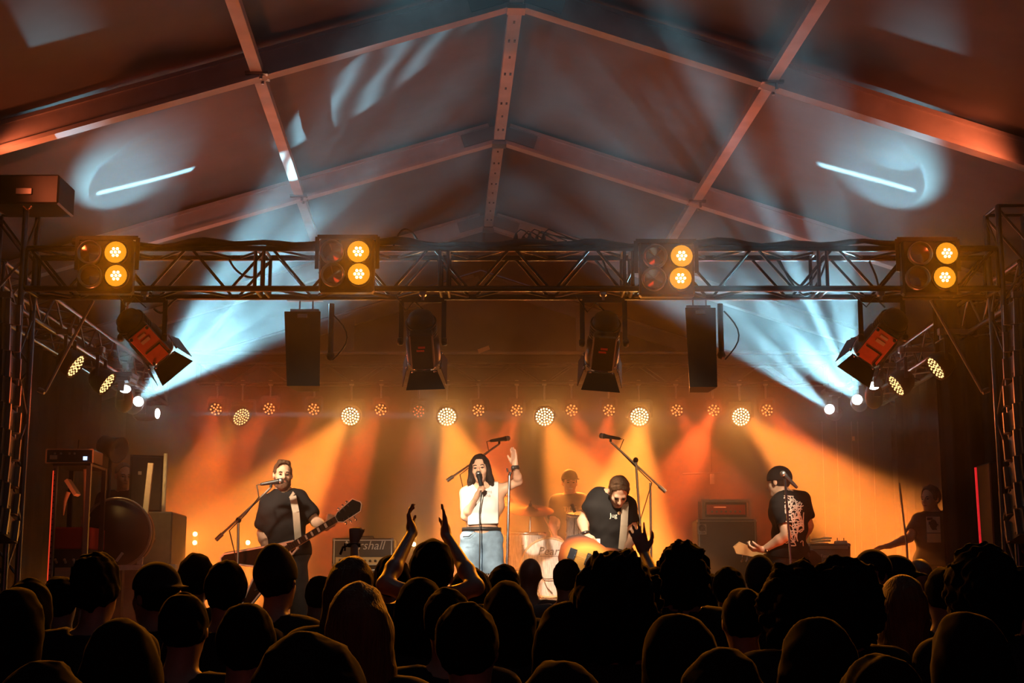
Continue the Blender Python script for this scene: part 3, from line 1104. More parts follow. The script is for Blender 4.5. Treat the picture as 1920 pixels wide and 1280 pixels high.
# ------------------------------------------------------------------ flown speaker arrays at the edges of the picture
def pa_array(sx):
    Y = YT - .55
    n = 9
    for i in range(n):
        py = 562 + i * 50
        lean = 0 if i < 4 else (i - 4) * 1.2
        c = P(960 + sx * (938 + lean * .8), py + 25, Y) + V((sx * .30, 0, 0))
        t = thing('array_speaker', '%s cabinet of the flown speaker array at the %s edge' % (('topmost', 'second', 'third', 'fourth', 'fifth', 'sixth', 'seventh', 'eighth', 'lowest')[i], 'left' if sx < 0 else 'right'),
                  'speaker', c, group='flown array at the %s edge' % ('left' if sx < 0 else 'right'), rot=(math.radians(-(i - 2) * 2.2), 0, 0))
        m = MB(); h = .088
        x0, x1 = -.30, .30
        vs = [(x0, -.2, -h), (x1, -.2, -h), (x1, .2, -h * .72), (x0, .2, -h * .72), (x0, -.2, h), (x1, -.2, h), (x1, .2, h * .72), (x0, .2, h * .72)]
        m.add(vs, [(3, 2, 1, 0), (4, 5, 6, 7), (0, 1, 5, 4), (1, 2, 6, 5), (2, 3, 7, 6), (3, 0, 4, 7)])
        m.build('cabinet', 'tolex', t)
        m = MB(); m.box((0, -.205, 0), (.56, .012, h * 1.8), bev=.004); m.build('grille', 'grille', t)
        for s in (-1, 1):
            for yy, hh in ((-.12, h), (.10, h * .8)):
                m = MB()
                m.bar((s * .305, yy, -hh), (s * .305, yy, hh), .02, .05, (1, 0, 0))
                m.build('rigging_bar', 'steel', t)
            m = MB(); m.box((s * .302, -.03, 0), (.006, .07, h * 1.1), bev=.003); m.build('handle', 'black', t)
    a = P(960 + sx * 938, 552, Y) + V((sx * .3, 0, 0))
    m = MB(); m.bar(a + V((0, -.25, .03)), a + V((0, .45, .03)), .05, .05); m.bar(a + V((-.3, 0, .0)), a + V((.3, 0, .0)), .04, .04)
    m.tube([a + V((0, .0, .03)), a + V((0, 0, 1.0))], .01, 6)
    tag(m.build('flying_beam', 'steel'), 'steel flying beam above the speaker array at the %s edge' % ('left' if sx < 0 else 'right'), 'beam')


pa_array(-1)
pa_array(1)


# ------------------------------------------------------------------ bodies: one continuous surface grown from rounded limbs
def A(*p):
    return np.array(p, dtype=np.float64)


def rc(a, b, ra, rb, k=.02):
    return ('c', A(*a), A(*b), ra, rb, k)


def el(c, r, R=None, k=.015):
    return ('e', A(*c), A(*r), R, k)


def sdf_mesh(name, prims, vox, mt, parent, noise=None, post=None, cut=(), sub=(), world=False):
    lo, hi = A(9, 9, 9), A(-9, -9, -9)
    for p in prims:
        if p[0] == 'c':
            r = max(p[3], p[4])
            lo = np.minimum(lo, np.minimum(p[1], p[2]) - r)
            hi = np.maximum(hi, np.maximum(p[1], p[2]) + r)
        else:
            r = p[2].max()
            lo = np.minimum(lo, p[1] - r)
            hi = np.maximum(hi, p[1] + r)
    pad = vox * 4 + .015
    lo -= pad
    hi += pad
    n = np.ceil((hi - lo) / vox).astype(int) + 1
    BIG = 0.08
    D = np.full(n, BIG, np.float32)
    ax = [np.arange(n[i], dtype=np.float32) * vox + np.float32(lo[i]) for i in range(3)]

    def region(a, b):
        i0 = np.clip(np.floor((a - lo) / vox).astype(int), 0, n - 1)
        i1 = np.clip(np.ceil((b - lo) / vox).astype(int) + 1, 1, n)
        sl = tuple(slice(i0[k], i1[k]) for k in range(3))
        return sl, (ax[0][sl[0]][:, None, None], ax[1][sl[1]][None, :, None], ax[2][sl[2]][None, None, :])

    def dist(p, X):
        if p[0] == 'c':
            a, b, ra, rb = p[1:5]
            d = b - a
            L2 = max(float(d @ d), 1e-9)
            px, py, pz = X[0] - a[0], X[1] - a[1], X[2] - a[2]
            t = np.clip((px * d[0] + py * d[1] + pz * d[2]) / L2, 0, 1)
            return np.sqrt((px - t * d[0]) ** 2 + (py - t * d[1]) ** 2 + (pz - t * d[2]) ** 2) - (ra + (rb - ra) * t)
        c, r, R = p[1:4]
        x, y, z = X[0] - c[0], X[1] - c[1], X[2] - c[2]
        if R is not None:
            R = np.array(R)
            x, y, z = (x * R[0, 0] + y * R[1, 0] + z * R[2, 0], x * R[0, 1] + y * R[1, 1] + z * R[2, 1], x * R[0, 2] + y * R[1, 2] + z * R[2, 2])
        q = np.sqrt((x / r[0]) ** 2 + (y / r[1]) ** 2 + (z / r[2]) ** 2)
        return (q - 1) * float(min(r)) * np.where(q > 1, 1.0, 1.0)

    for p in prims:
        k = p[-1]
        m = k + vox * 3.5
        if p[0] == 'c':
            r = max(p[3], p[4])
            a_, b_ = np.minimum(p[1], p[2]) - r - m, np.maximum(p[1], p[2]) + r + m
        else:
            r = p[2].max()
            a_, b_ = p[1] - r - m, p[1] + r + m
        sl, X = region(a_, b_)
        d = dist(p, X).astype(np.float32)
        o = D[sl]
        if k > 0:
            h = np.maximum(k - np.abs(o - d), 0) / k
            D[sl] = np.minimum(o, d) - h * h * k * .25
        else:
            D[sl] = np.minimum(o, d)
    for p in sub:
        if p[0] == 'c':
            r = max(p[3], p[4])
            a_, b_ = np.minimum(p[1], p[2]) - r - .02, np.maximum(p[1], p[2]) + r + .02
        else:
            r = p[2].max()
            a_, b_ = p[1] - r - .02, p[1] + r + .02
        sl, X = region(a_, b_)
        D[sl] = np.maximum(D[sl], -dist(p, X).astype(np.float32))
    if noise:
        amp, fr, seed = noise
        rs = np.random.RandomState(seed)
        X = region(lo, hi)[1]
        w = 0
        for i in range(5):
            v = rs.normal(size=3)
            v /= np.linalg.norm(v)
            f = fr * (1 + .5 * i)
            w = w + np.sin((X[0] * v[0] + X[1] * v[1] + X[2] * v[2]) * f + rs.rand() * 6 + 1.3 * np.sin(X[2] * fr * .6 + i)) / (1 + .4 * i)
        D = D + (w * amp / 2.2).astype(np.float32)
    for (pt, nn) in cut:        # keep the side against the normal
        X = region(lo, hi)[1]
        nn = A(*nn) / np.linalg.norm(nn)
        D = np.maximum(D, ((X[0] - pt[0]) * nn[0] + (X[1] - pt[1]) * nn[1] + (X[2] - pt[2]) * nn[2]).astype(np.float32))
    g = openvdb.FloatGrid(BIG)
    g.copyFromArray(np.ascontiguousarray(np.clip(D, -BIG, BIG), dtype=np.float32))
    vs, qs = g.convertToQuads(0.0)
    vs = np.asarray(vs, dtype=np.float64) * vox + lo
    if post is not None:
        vs = post(vs)
    me = bpy.data.meshes.new(name)
    me.vertices.add(len(vs))
    me.vertices.foreach_set('co', vs.astype(np.float32).ravel())
    qs = np.asarray(qs)[:, ::-1].astype(np.int32)
    me.loops.add(qs.size)
    me.loops.foreach_set('vertex_index', qs.ravel())
    me.polygons.add(len(qs))
    me.polygons.foreach_set('loop_start', np.arange(0, qs.size, 4, dtype=np.int32))
    me.polygons.foreach_set('use_smooth', np.ones(len(qs), dtype=bool))
    me.update(calc_edges=True)
    me.validate()
    me.materials.append(M[mt] if isinstance(mt, str) else mt)
    o = bpy.data.objects.new(name, me)
    o.parent = parent
    COL.objects.link(o)
    return o


def nrm(v):
    v = A(*v)
    return v / np.linalg.norm(v)


def rotv(v, ax, a):
    return v * math.cos(a) + np.cross(ax, v) * math.sin(a) + ax * (ax @ v) * (1 - math.cos(a))


def hand(w, d, palm, side, curl=.3, s=1.0, spread=.06, thumb=.5, curls=None):
    """w wrist, d along the hand, palm the way the palm faces, side (+1/-1) on which the thumb lies"""
    d = nrm(d)
    n = nrm(A(*palm) - d * (A(*palm) @ d))
    t = np.cross(d, n) * side
    w = A(*w)
    out = []
    for i, (off, L) in enumerate(((.030, .068), (.010, .076), (-.010, .070), (-.029, .055))):
        c = curl if curls is None else curls[i]
        base = w + d * (.02 * s) + t * off * .6 * s
        kn = w + d * (.090 - (.006 if i == 3 else 0)) * s + t * off * s
        out.append(rc(base, kn, .0145 * s, .0125 * s, .008))
        dd = rotv(d, n, 0) + t * spread * (1.5 - i)
        dd = nrm(dd)
        bx = np.cross(dd, n)
        p = kn
        r = .0098 * s
        for seg, f in enumerate((.45, .30, .25)):
            dd = rotv(dd, bx, c * (1.0 if seg else .8))
            q = p + dd * L * f * s
            out.append(rc(p, q, r, r * .92, .002))
            r *= .93
            p = q
    p0 = w + d * .022 * s + t * .020 * s
    td = nrm(t * (.35 + thumb) + d * .8 + n * .25)
    p1 = p0 + td * .040 * s
    p2 = p1 + nrm(td * .5 + d * .7 + n * (.2 + curl * .4)) * .032 * s
    p3 = p2 + nrm(td * .3 + d * .8 + n * (.2 + curl * .8)) * .026 * s
    out += [rc(p0, p1, .016 * s, .0125 * s, .008), rc(p1, p2, .0115 * s, .0105 * s, .003), rc(p2, p3, .0105 * s, .0085 * s, .002)]
    out.append(rc(w, w + d * .03 * s, .024 * s, .026 * s, .012))
    return out


def head_frame(hc, fwd, up):
    f = nrm(fwd)                    # face looks along f
    u = nrm(A(*up) - f * (A(*up) @ f))
    x = np.cross(u, -f)             # head-local x (to the viewer's right when facing the camera)
    R = np.array([x, -f, u]).T      # columns: local x, local y (back), local z
    return A(*hc), R


def H(hf, p, s=1.0):
    return hf[0] + hf[1] @ (A(*p) * s)


def head_prims(hf, s=1.0, female=False, detail=True):
    R = hf[1]
    jw = .052 if female else .058
    o = [('e', H(hf, (0, .014, .030), s), A(.075, .094, .096) * s, R, .02),
         ('e', H(hf, (0, -.028, -.042), s), A(jw, .060, .074) * s, R, .025),
         rc(H(hf, (-.012, -.064, -.092), s), H(hf, (.012, -.064, -.092), s), .022 * s, .022 * s, .02)]
    if detail:
        o += [rc(H(hf, (0, -.090, .014), s), H(hf, (0, -.110, -.022), s), .008 * s, .0135 * s, .010),
              rc(H(hf, (-.010, -.098, -.028), s), H(hf, (.010, -.098, -.028), s), .009 * s, .009 * s, .008),
              rc(H(hf, (-.034, -.074, .024), s), H(hf, (.034, -.074, .024), s), .015 * s, .015 * s, .012),
              rc(H(hf, (-.040, -.058, -.022), s), H(hf, (-.026, -.072, -.04), s), .019 * s, .015 * s, .02),
              rc(H(hf, (.040, -.058, -.022), s), H(hf, (.026, -.072, -.04), s), .019 * s, .015 * s, .02),
              rc(H(hf, (-.016, -.086, -.056), s), H(hf, (.016, -.086, -.056), s), .010 * s, .010 * s, .008)]
    for q in (-1, 1):
        o.append(('e', H(hf, (q * .078, .006, -.004), s), A(.010, .019, .031) * s, R, .006))
    return o


def face_parts(t, hf, s=1.0, brow='hair_dark', mouth='lip', openm=0.0):
    q = Matrix([list(r) for r in hf[1]]).to_4x4()

    def T(p):
        m = q.copy()
        m.translation = V(tuple(H(hf, p, s)))
        return m
    for x in (-.030, .030):
        m = MB(); m.ball((0, 0, 0), (.013 * s, .007 * s, .0065 * s), 10, T((x, -.0855, .004))); m.build('eye', 'eye', t)
        m = MB(); m.tube([(-.014 * s, 0, 0), (0, -.004 * s, .004 * s), (.014 * s, .004 * s, 0)], .0035 * s, 6, T((x, -.092, .024))); m.build('eyebrow', brow, t)
    m = MB(); m.ball((0, 0, 0), (.021 * s, .008 * s, (.006 + openm) * s), 10, T((0, -.094, -.057))); m.build('mouth', mouth, t)


def sk(h=1.75, **kw):
    """joints of a standing figure that faces -Y, feet at the origin"""
    k = h / 1.75
    J = dict(pelvis=A(0, 0, .96), chest=A(0, 0, 1.29), neck=A(0, .015, 1.46), head=A(0, -.012, 1.622),
             hl=A(-.09, 0, .92), hr=A(.09, 0, .92), kl=A(-.11, -.02, .50), kr=A(.11, -.02, .50), al=A(-.12, .03, .08), ar=A(.12, .03, .08),
             sl=A(-.18, .01, 1.415), sr=A(.18, .01, 1.415), el=A(-.24, .03, 1.13), er=A(.24, .03, 1.13), wl=A(-.25, -.06, .88), wr=A(.25, -.06, .88),
             fwd=A(0, -1, 0), up=A(0, 0, 1), hdl=A(0, -.1, -1), hdr=A(0, -.1, -1), pl=A(1, 0, 0), pr=A(-1, 0, 0))
    J = {a: (b * k if a not in ('fwd', 'up', 'hdl', 'hdr', 'pl', 'pr') else b) for a, b in J.items()}
    J.update({a: A(*b) for a, b in kw.items()})
    J['k'] = k
    return J


def torso_prims(J, g=1.0, e=0.0, female=False):
    """trunk from hips to shoulders; g girth factor, e extra thickness for cloth"""
    c, p, s1, s2, nk = J['chest'], J['pelvis'], J['sl'], J['sr'], J['neck']
    k = J['k'] * g
    side = nrm(s2 - s1)
    wst = p * .45 + c * .55
    hw = .085 if not female else .078
    pr_ = .105 if not female else .092
    o = [rc(p - side * hw * k, p + side * hw * k, pr_ * k + e, pr_ * k + e, .03),
         rc(wst - side * (.055 if not female else .045) * k, wst + side * (.055 if not female else .045) * k, .098 * k + e, .098 * k + e, .05),
         rc(c - side * .085 * k, c + side * .085 * k, .108 * k + e, .108 * k + e, .05),
         rc(p, wst, (.11 if not female else .095) * k + e, .10 * k + e, .04), rc(wst, c, .10 * k + e, .11 * k + e, .04),
         rc(s1 * .72 + nk * .28 - A(0, 0, .03), s2 * .72 + nk * .28 - A(0, 0, .03), .068 * k + e, .068 * k + e, .05),
         rc(c, nk - A(0, 0, .03), .10 * k + e, .065 * k + e, .05)]
    if female:
        f = np.cross(side, nrm(nk - p))
        f = f if f @ J['fwd'] > 0 else -f
        for q in (-1, 1):
            b = c + side * q * .065 * k + f * .085 * k + A(0, 0, -.01)
            o.append(rc(b, b + A(0, 0, -.01), .052 * k + e, .052 * k + e, .03))
    return o


def body_prims(J, g=1.0, hs=1.0, female=False, detail=True, hands=None, arm=1.0):
    k = J['k'] * g
    hf = head_frame(J['head'], J['fwd'], J['up'])
    o = torso_prims(J, g, 0, female)
    o += [rc(J['neck'] - A(0, 0, .02), H(hf, (0, .02, -.06), hs), .055 * k * (.86 if female else 1), .050 * k * (.86 if female else 1), .025)]
    for q in 'lr':
        s_, e_, w_ = J['s' + q], J['e' + q], J['w' + q]
        ar = arm * (.85 if female else 1)
        o += [rc(J['neck'] * .6 + s_ * .4, s_, .045 * k, .055 * k * ar, .04), rc(s_, e_, .052 * k * ar, .040 * k * ar, .03),
              rc(e_, e_ * .7 + w_ * .3, .040 * k * ar, .041 * k * ar, .02), rc(e_ * .7 + w_ * .3, w_, .041 * k * ar, .026 * k * ar, .02)]
        h_, n_, a_ = J['h' + q], J['k' + q], J['a' + q]
        o += [rc(h_, n_, .085 * k, .056 * k, .04), rc(n_, n_ * .7 + a_ * .3, .054 * k, .058 * k, .02), rc(n_ * .7 + a_ * .3, a_, .058 * k, .036 * k, .02)]
        f = nrm(A(J['fwd'][0], J['fwd'][1], 0)) * .16
        o += [rc(a_ + A(0, 0, -.04), a_ + f + A(0, 0, -.048), .036, .030, .02)]
    o += head_prims(hf, hs, female, detail)
    hands = hands or {}
    for q, sd in (('l', 1), ('r', -1)):
        kw = dict(curl=.35, s=k)
        kw.update(hands.get(q, {}))
        sd = kw.pop('side', sd)
        o += hand(J['w' + q], J['hd' + q], J['p' + q], sd, **kw)
    return o, hf


def skin(c, n, r=.5):
    return mat(n, c, r, noise=.06, nscale=30)


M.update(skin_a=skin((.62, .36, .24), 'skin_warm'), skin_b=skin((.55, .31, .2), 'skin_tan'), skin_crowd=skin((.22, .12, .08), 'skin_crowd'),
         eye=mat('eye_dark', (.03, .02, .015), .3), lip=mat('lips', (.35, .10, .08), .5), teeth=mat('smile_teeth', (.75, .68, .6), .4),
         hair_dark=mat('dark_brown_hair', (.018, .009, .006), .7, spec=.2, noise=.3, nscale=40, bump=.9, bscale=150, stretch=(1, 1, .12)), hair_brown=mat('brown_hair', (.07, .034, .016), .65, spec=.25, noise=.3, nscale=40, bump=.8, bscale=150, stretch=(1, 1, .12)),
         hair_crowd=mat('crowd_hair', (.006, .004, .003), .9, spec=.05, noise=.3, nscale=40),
         beard=mat('reddish_beard', (.09, .035, .015), .7, noise=.3, nscale=90),
         tee_black=mat('black_cotton', (.012, .0105, .011), .9, spec=.15, noise=.15, nscale=10),
         tee_white=mat('white_cotton', (.80, .78, .76), .85, noise=.03, nscale=10),
         denim=mat('light_blue_denim', (.20, .31, .44), .85, noise=.22, nscale=14, bump=.2, bscale=200),
         denim_dark=mat('dark_denim', (.03, .032, .04), .8, noise=.2, nscale=18),
         belt=mat('black_belt', (.02, .018, .018), .5), print=mat('pale_print', (.72, .68, .6), .7, noise=.1),
         leather=mat('watch_leather', (.03, .02, .015), .5), strap=mat('guitar_strap', (.33, .25, .18), .6, noise=.1),
         shoe=mat('black_shoe', (.02, .02, .02), .5))


def sleeve(J, q, e=.022, L=.62, flare=.01, k0=.03):
    s_, e_ = J['s' + q], J['e' + q]
    k = J['k']
    return [rc(J['neck'] * .45 + s_ * .55, s_, .042 * k + e, .050 * k + e, .04), rc(s_, s_ + (e_ - s_) * L, .050 * k + e, .042 * k + e + flare, k0)]


def tee(t, J, g=1.0, hem=None, L=.6, e=.014, mt='tee_black', vox=.009, seed=1, slv='lr', female=False, name='t_shirt', ns=(.004, 30), nkr=.07, flare=.014):
    pr = torso_prims(J, g, e, female)
    cuts = []
    for q in slv:
        pr += sleeve(J, q, e, L, flare)
    hem = hem if hem is not None else (J['pelvis'] + A(0, 0, -.06))
    upv = nrm(J['chest'] - J['pelvis'])
    cuts = [(hem, -upv)]
    nk = J['neck']
    sub = [rc(nk + A(0, 0, .0), nk + A(0, 0, .14), nkr, nkr + .02, 0)]
    for q in slv:       # open the sleeve end with a clean cut
        s_, e_ = J['s' + q], J['e' + q]
        d = nrm(e_ - s_)
        p = s_ + (e_ - s_) * (L + .06)
        sub.append(rc(p + d * .055, p + d * .13, .075, .075, 0))
    pr += [rc(hem + upv * .02 - nrm(J['sr'] - J['sl']) * .08, hem + upv * .02 + nrm(J['sr'] - J['sl']) * .08, .112 * g * J['k'] + e, .112 * g * J['k'] + e, .03)]
    return sdf_mesh(name, pr, vox, mt, t, noise=(ns[0], ns[1], seed), cut=cuts, sub=sub)


def trousers(t, J, g=1.0, e=.014, mt='denim_dark', vox=.011, to=1.0, top=None, name='trousers', seed=2, flare=0.0, ns=.004, female=False):
    k = J['k'] * g
    p = J['pelvis']
    side = nrm(J['hr'] - J['hl'])
    hw = .078 if female else .085
    pr_ = .094 if female else .108
    pr = [rc(p - side * hw * k, p + side * hw * k, pr_ * k + e, pr_ * k + e, .03)]
    cut = [((p if top is None else top), (0, 0, 1))]
    for q in 'lr':
        h_, n_, a_ = J['h' + q], J['k' + q], J['a' + q]
        if to >= 1:
            pr += [rc(h_, n_, .086 * k + e, .060 * k + e, .04), rc(n_, a_, .060 * k + e, .045 * k + e, .02)]
        else:
            pr += [rc(h_, h_ + (n_ - h_) * to, (.084 if female else .092) * k + e, .080 * k + e + flare, .012)]
    if to < 1:
        z = J['hl'][2] + (J['kl'][2] - J['hl'][2]) * to
        cut.append(((0, 0, z), (0, 0, -1)))
    return sdf_mesh(name, pr, vox, mt, t, noise=(ns, 38, seed), cut=cut)


def hair_cap(hf, s, style='short', e=.010):
    R = hf[1]
    o = [('e', H(hf, (0, .018, .034), s), (A(.078, .096, .098) + e) * s, R, .01)]
    if style == 'tall':
        o.append(('e', H(hf, (0, .0, .085), s), A(.070, .085, .060) * s, R, .03))
    if style == 'quiff':
        o.append(rc(H(hf, (-.03, -.055, .10), s), H(hf, (.035, -.05, .105), s), .030 * s, .030 * s, .03))
    return o


def hair_cuts(hf, s, low=-.03, front=-.055, fz=.088):
    # below the ears and off the face
    u = hf[1][:, 2]
    b = hf[1][:, 1]
    return dict(cut=[(H(hf, (0, 0, low), s), -u + b * .0 - b * .55)], sub=[('e', H(hf, (0, -.075, fz - .07), s), A(.072, .062, .085) * s, hf[1], 0)])


def crowd_person(px, py, Y, wpx, style, label, arms=None, turn=0.0, look=0.0, name='person', seed=0, shirt='tee_black', lean=0.0, hsc=1.0):
    top = P(px, py, Y)
    rs = random.Random(seed * 31 + 5)
    hs = wpx * Y * 1.02 / F / (.176 if style not in ('curly', 'bushy', 'long', 'hood') else .22)
    hs = max(.86, min(1.3, hs)) * hsc
    crown = {'tall': .155, 'curly': .165, 'bushy': .175, 'bald': .127}.get(style, .142) * hs
    hz = top.z - crown              # head centre height
    J = sk(1.75)
    dz = hz - J['head'][2]
    up = ('pelvis', 'chest', 'neck', 'head', 'hl', 'hr', 'sl', 'sr', 'el', 'er', 'wl', 'wr')
    for k_ in up:
        J[k_] = J[k_] + A(0, 0, dz)
    for k_ in ('kl', 'kr'):
        J[k_] = J[k_] + A(0, 0, dz * .5)
    for k_ in ('sl', 'sr', 'el', 'er', 'wl', 'wr'):
        J[k_] = J[k_] * A(hs ** .5, 1, 1)
    J['head'] = J['head'] + A(rs.uniform(-.02, .02), 0, 0)
    J['fwd'] = A(math.sin(look), -math.cos(look), 0.02 + .08 * rs.random())
    J['up'] = A(rs.uniform(-.12, .12) + lean, 0, 1)
    hands = {}
    rz = math.pi + turn             # they look at the stage
    t = thing(name, label, 'person', (top.x, Y, 0), rz, group='crowd before the stage')
    Rz = Matrix.Rotation(-rz, 3, 'Z')

    def loc(p):                     # world point to the figure's own axes
        q = Rz @ (V(p) - V((top.x, Y, 0)))
        return A(*q)
    if arms:
        for q, (elb, wr, hd, palm, hk) in arms.items():
            J['e' + q] = loc(P(*elb, Y))
            J['w' + q] = loc(P(*wr, Y + .25))
            J['hd' + q] = A(*(Rz @ V(hd)))
            J['p' + q] = A(*(Rz @ V(palm)))
            hands[q] = hk
            J['s' + q] = J['s' + q] + A(0, 0, .04)
            nv = .010
    vox = .0085 if arms else .017
    pr, hf = body_prims(J, 1.0, hs, False, True, hands, .78 if arms else 1.0)
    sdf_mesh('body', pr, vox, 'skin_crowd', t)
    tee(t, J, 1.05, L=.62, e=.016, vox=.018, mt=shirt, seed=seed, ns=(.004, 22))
    R = hf[1]
    if style == 'bald':
        pass
    elif style in ('short', 'tall', 'quiff'):
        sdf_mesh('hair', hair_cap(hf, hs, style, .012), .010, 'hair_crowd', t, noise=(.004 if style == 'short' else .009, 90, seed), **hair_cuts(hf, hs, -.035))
    elif style in ('curly', 'bushy'):
        b = .045 if style == 'curly' else .06
        sdf_mesh('hair', [('e', H(hf, (0, .03, .03), hs), (A(.078, .09, .098) + b) * hs, R, .01), ('e', H(hf, (0, .05, -.04), hs), (A(.082, .07, .09) + b * .7) * hs, R, .04)],
                 .010, 'hair_crowd', t, noise=(.016, 75, seed), sub=[('e', H(hf, (0, -.11, -.03), hs), A(.06, .06, .09) * hs, R, 0)])
    elif style in ('long', 'hood'):
        w = .018 if style == 'long' else .03
        pr = hair_cap(hf, hs, 'short', w)
        pr += [rc(H(hf, (-.045, .03, -.03), hs), H(hf, (-.06, .05, -.26), hs), .06 * hs, .05 * hs, .04), rc(H(hf, (.045, .03, -.03), hs), H(hf, (.06, .05, -.26), hs), .06 * hs, .05 * hs, .04),
               rc(H(hf, (0, .05, 0), hs), H(hf, (0, .07, -.30), hs), .08 * hs, .06 * hs, .04)]
        sdf_mesh('hair', pr, .011, 'hair_brown' if seed in (10, 12, 44) else 'hair_crowd', t, noise=(.004, 60, seed), sub=[('e', H(hf, (0, -.10, -.04), hs), A(.055, .06, .10) * hs, R, 0)])  # lighter brown on chosen heads stands in for stage light on strands
    elif style == 'bun':
        sdf_mesh('hair', hair_cap(hf, hs, 'short', .010) + [('e', H(hf, (0, .08, .10), hs), A(.04, .04, .04) * hs, R, .01)], .010, 'hair_crowd', t, noise=(.003, 90, seed), **hair_cuts(hf, hs, -.035))
    elif style in ('cap', 'capback', 'beanie'):
        sdf_mesh('hair', hair_cap(hf, hs, 'short', .006), .011, 'hair_crowd', t, noise=(.003, 90, seed), **hair_cuts(hf, hs, -.04))
        cp = [('e', H(hf, (0, .016, .045), hs), A(.092, .110, .100) * hs, R, .01)]
        u = R[:, 2]
        if style != 'beanie':
            sg = -1 if style == 'cap' else 1
            cp += [('e', H(hf, (0, sg * .115, .05), hs), A(.062, .075, .010) * hs, R, .01)]
        else:
            cp += [('e', H(hf, (0, .02, .10), hs), A(.06, .07, .07) * hs, R, .03)]
        sdf_mesh('cap', cp, .010, 'tee_black', t, cut=[(H(hf, (0, 0, .028 if style != 'beanie' else .01), hs), -u)])
    return t


# ------------------------------------------------------------------ the singer
def at_stage(px, Y, z=ZS):
    p = P(px, 1100, Y)
    return V((p.x, Y, z))


def world_to(t):
    I = wmat(t).inverted()
    return lambda p: A(*(I @ V(p)))


YS = 12.0
t = thing('person', 'woman singing into a microphone in white sleeveless top and blue shorts, one hand raised', 'person', at_stage(903, YS))
W = world_to(t)
J = sk(1.73)
for n_, px, py, y in (('sl', 873, 924, YS), ('sr', 940, 918, YS), ('el', 872, 968, YS - .06), ('wl', 893, 932, YS - .22), ('er', 972, 902, YS - .05), ('wr', 966, 874, YS - .18)):
    J[n_] = W(P(px, py, y))
J['neck'] = W(P(904, 910, YS + .01))
J['head'] = W(P(900, 880, YS - .02))
J['chest'] = W(P(905, 948, YS))
J['pelvis'] = W(P(903, 1010, YS))
J['hl'], J['hr'] = W(P(883, 1026, YS)), W(P(921, 1026, YS))
J['kl'], J['kr'] = W(P(878, 1125, YS - .02)), W(P(927, 1125, YS - .02))
J['al'], J['ar'] = A(-.14, .03, .08), A(.15, .03, .08)
J['fwd'] = A(-.10, -1, .04)
J['up'] = A(-.08, 0, 1)
J['hdl'], J['pl'] = A(.35, -.35, .9), A(.75, .1, -.3)
J['hdr'], J['pr'] = A(-.10, .15, 1), A(-.8, -.5, 0)
FV = .0075
pr, hf = body_prims(J, .93, .94, True, True, dict(l=dict(curl=1.25, s=.88, thumb=.1), r=dict(curl=.08, s=.95, spread=.03, thumb=.25)))
sdf_mesh('body', pr, FV, 'skin_a', t)
face_parts(t, hf, .94, openm=.004)
s_ = .94
hp = [('e', H(hf, (0, .024, .034), s_), A(.086, .100, .106) * s_, hf[1], .01)]
for q in (-1, 1):
    hp += [rc(H(hf, (q * .066, -.008, .03), s_), H(hf, (q * .085, -.012, -.10), s_), .026, .026, .02), rc(H(hf, (q * .085, -.012, -.10), s_), H(hf, (q * .104, -.01, -.185), s_), .026, .012, .02)]
hp += [rc(H(hf, (0, .05, 0), s_), H(hf, (0, .06, -.16), s_), .075, .06, .03)]
sdf_mesh('hair', hp, .007, 'hair_dark', t, noise=(.003, 110, 4), sub=[('e', H(hf, (0, -.088, -.012), s_), A(.060, .062, .098) * s_, hf[1], 0)])
# white sleeveless top
pr = torso_prims(J, .93, .016, True)
hem = W(P(903, 984, YS))
pr += [rc(hem + A(-.08, 0, .0), hem + A(.08, 0, .0), .125, .125, .04), rc(J['neck'] * .5 + J['sl'] * .5, J['neck'] * .2 + J['sl'] * .8, .05, .055, .03), rc(J['neck'] * .5 + J['sr'] * .5, J['neck'] * .2 + J['sr'] * .8, .05, .055, .03)]
nk = J['neck']
top_o = sdf_mesh('sleeveless_top', pr, .008, 'tee_white', t, noise=(.004, 34, 3), cut=[(hem, (0.05, 0, -1)), (J['sl'] + A(.022, 0, 0), (-1, 0, 0)), (J['sr'] - A(.022, 0, 0), (1, 0, 0))],
                 sub=[rc(nk + A(0, -.03, .0), nk + A(0, -.03, .15), .075, .09, 0)])
trousers(t, J, .94, .014, 'denim', .007, .50, W(P(903, 988, YS)), 'denim_shorts', 5, .008, .004, True)


def snap_y(me, cloth, off=.002, T=None):
    """lay the points of a print on the cloth behind it"""
    from mathutils.bvhtree import BVHTree
    bv = BVHTree.FromPolygons([v.co[:] for v in cloth.data.vertices], [p.vertices[:] for p in cloth.data.polygons])
    ys = [(T @ v.co).y for v in me.vertices]
    y0 = min(ys)
    I = T.inverted()
    for v, y in zip(me.vertices, ys):
        p = T @ v.co
        h = bv.ray_cast(V((p.x, -1, p.z)), V((0, 1, 0)))[0]
        if h is not None:
            p.y = h.y - off - .0016 + min(y - y0, .003) * .5
            v.co = I @ p


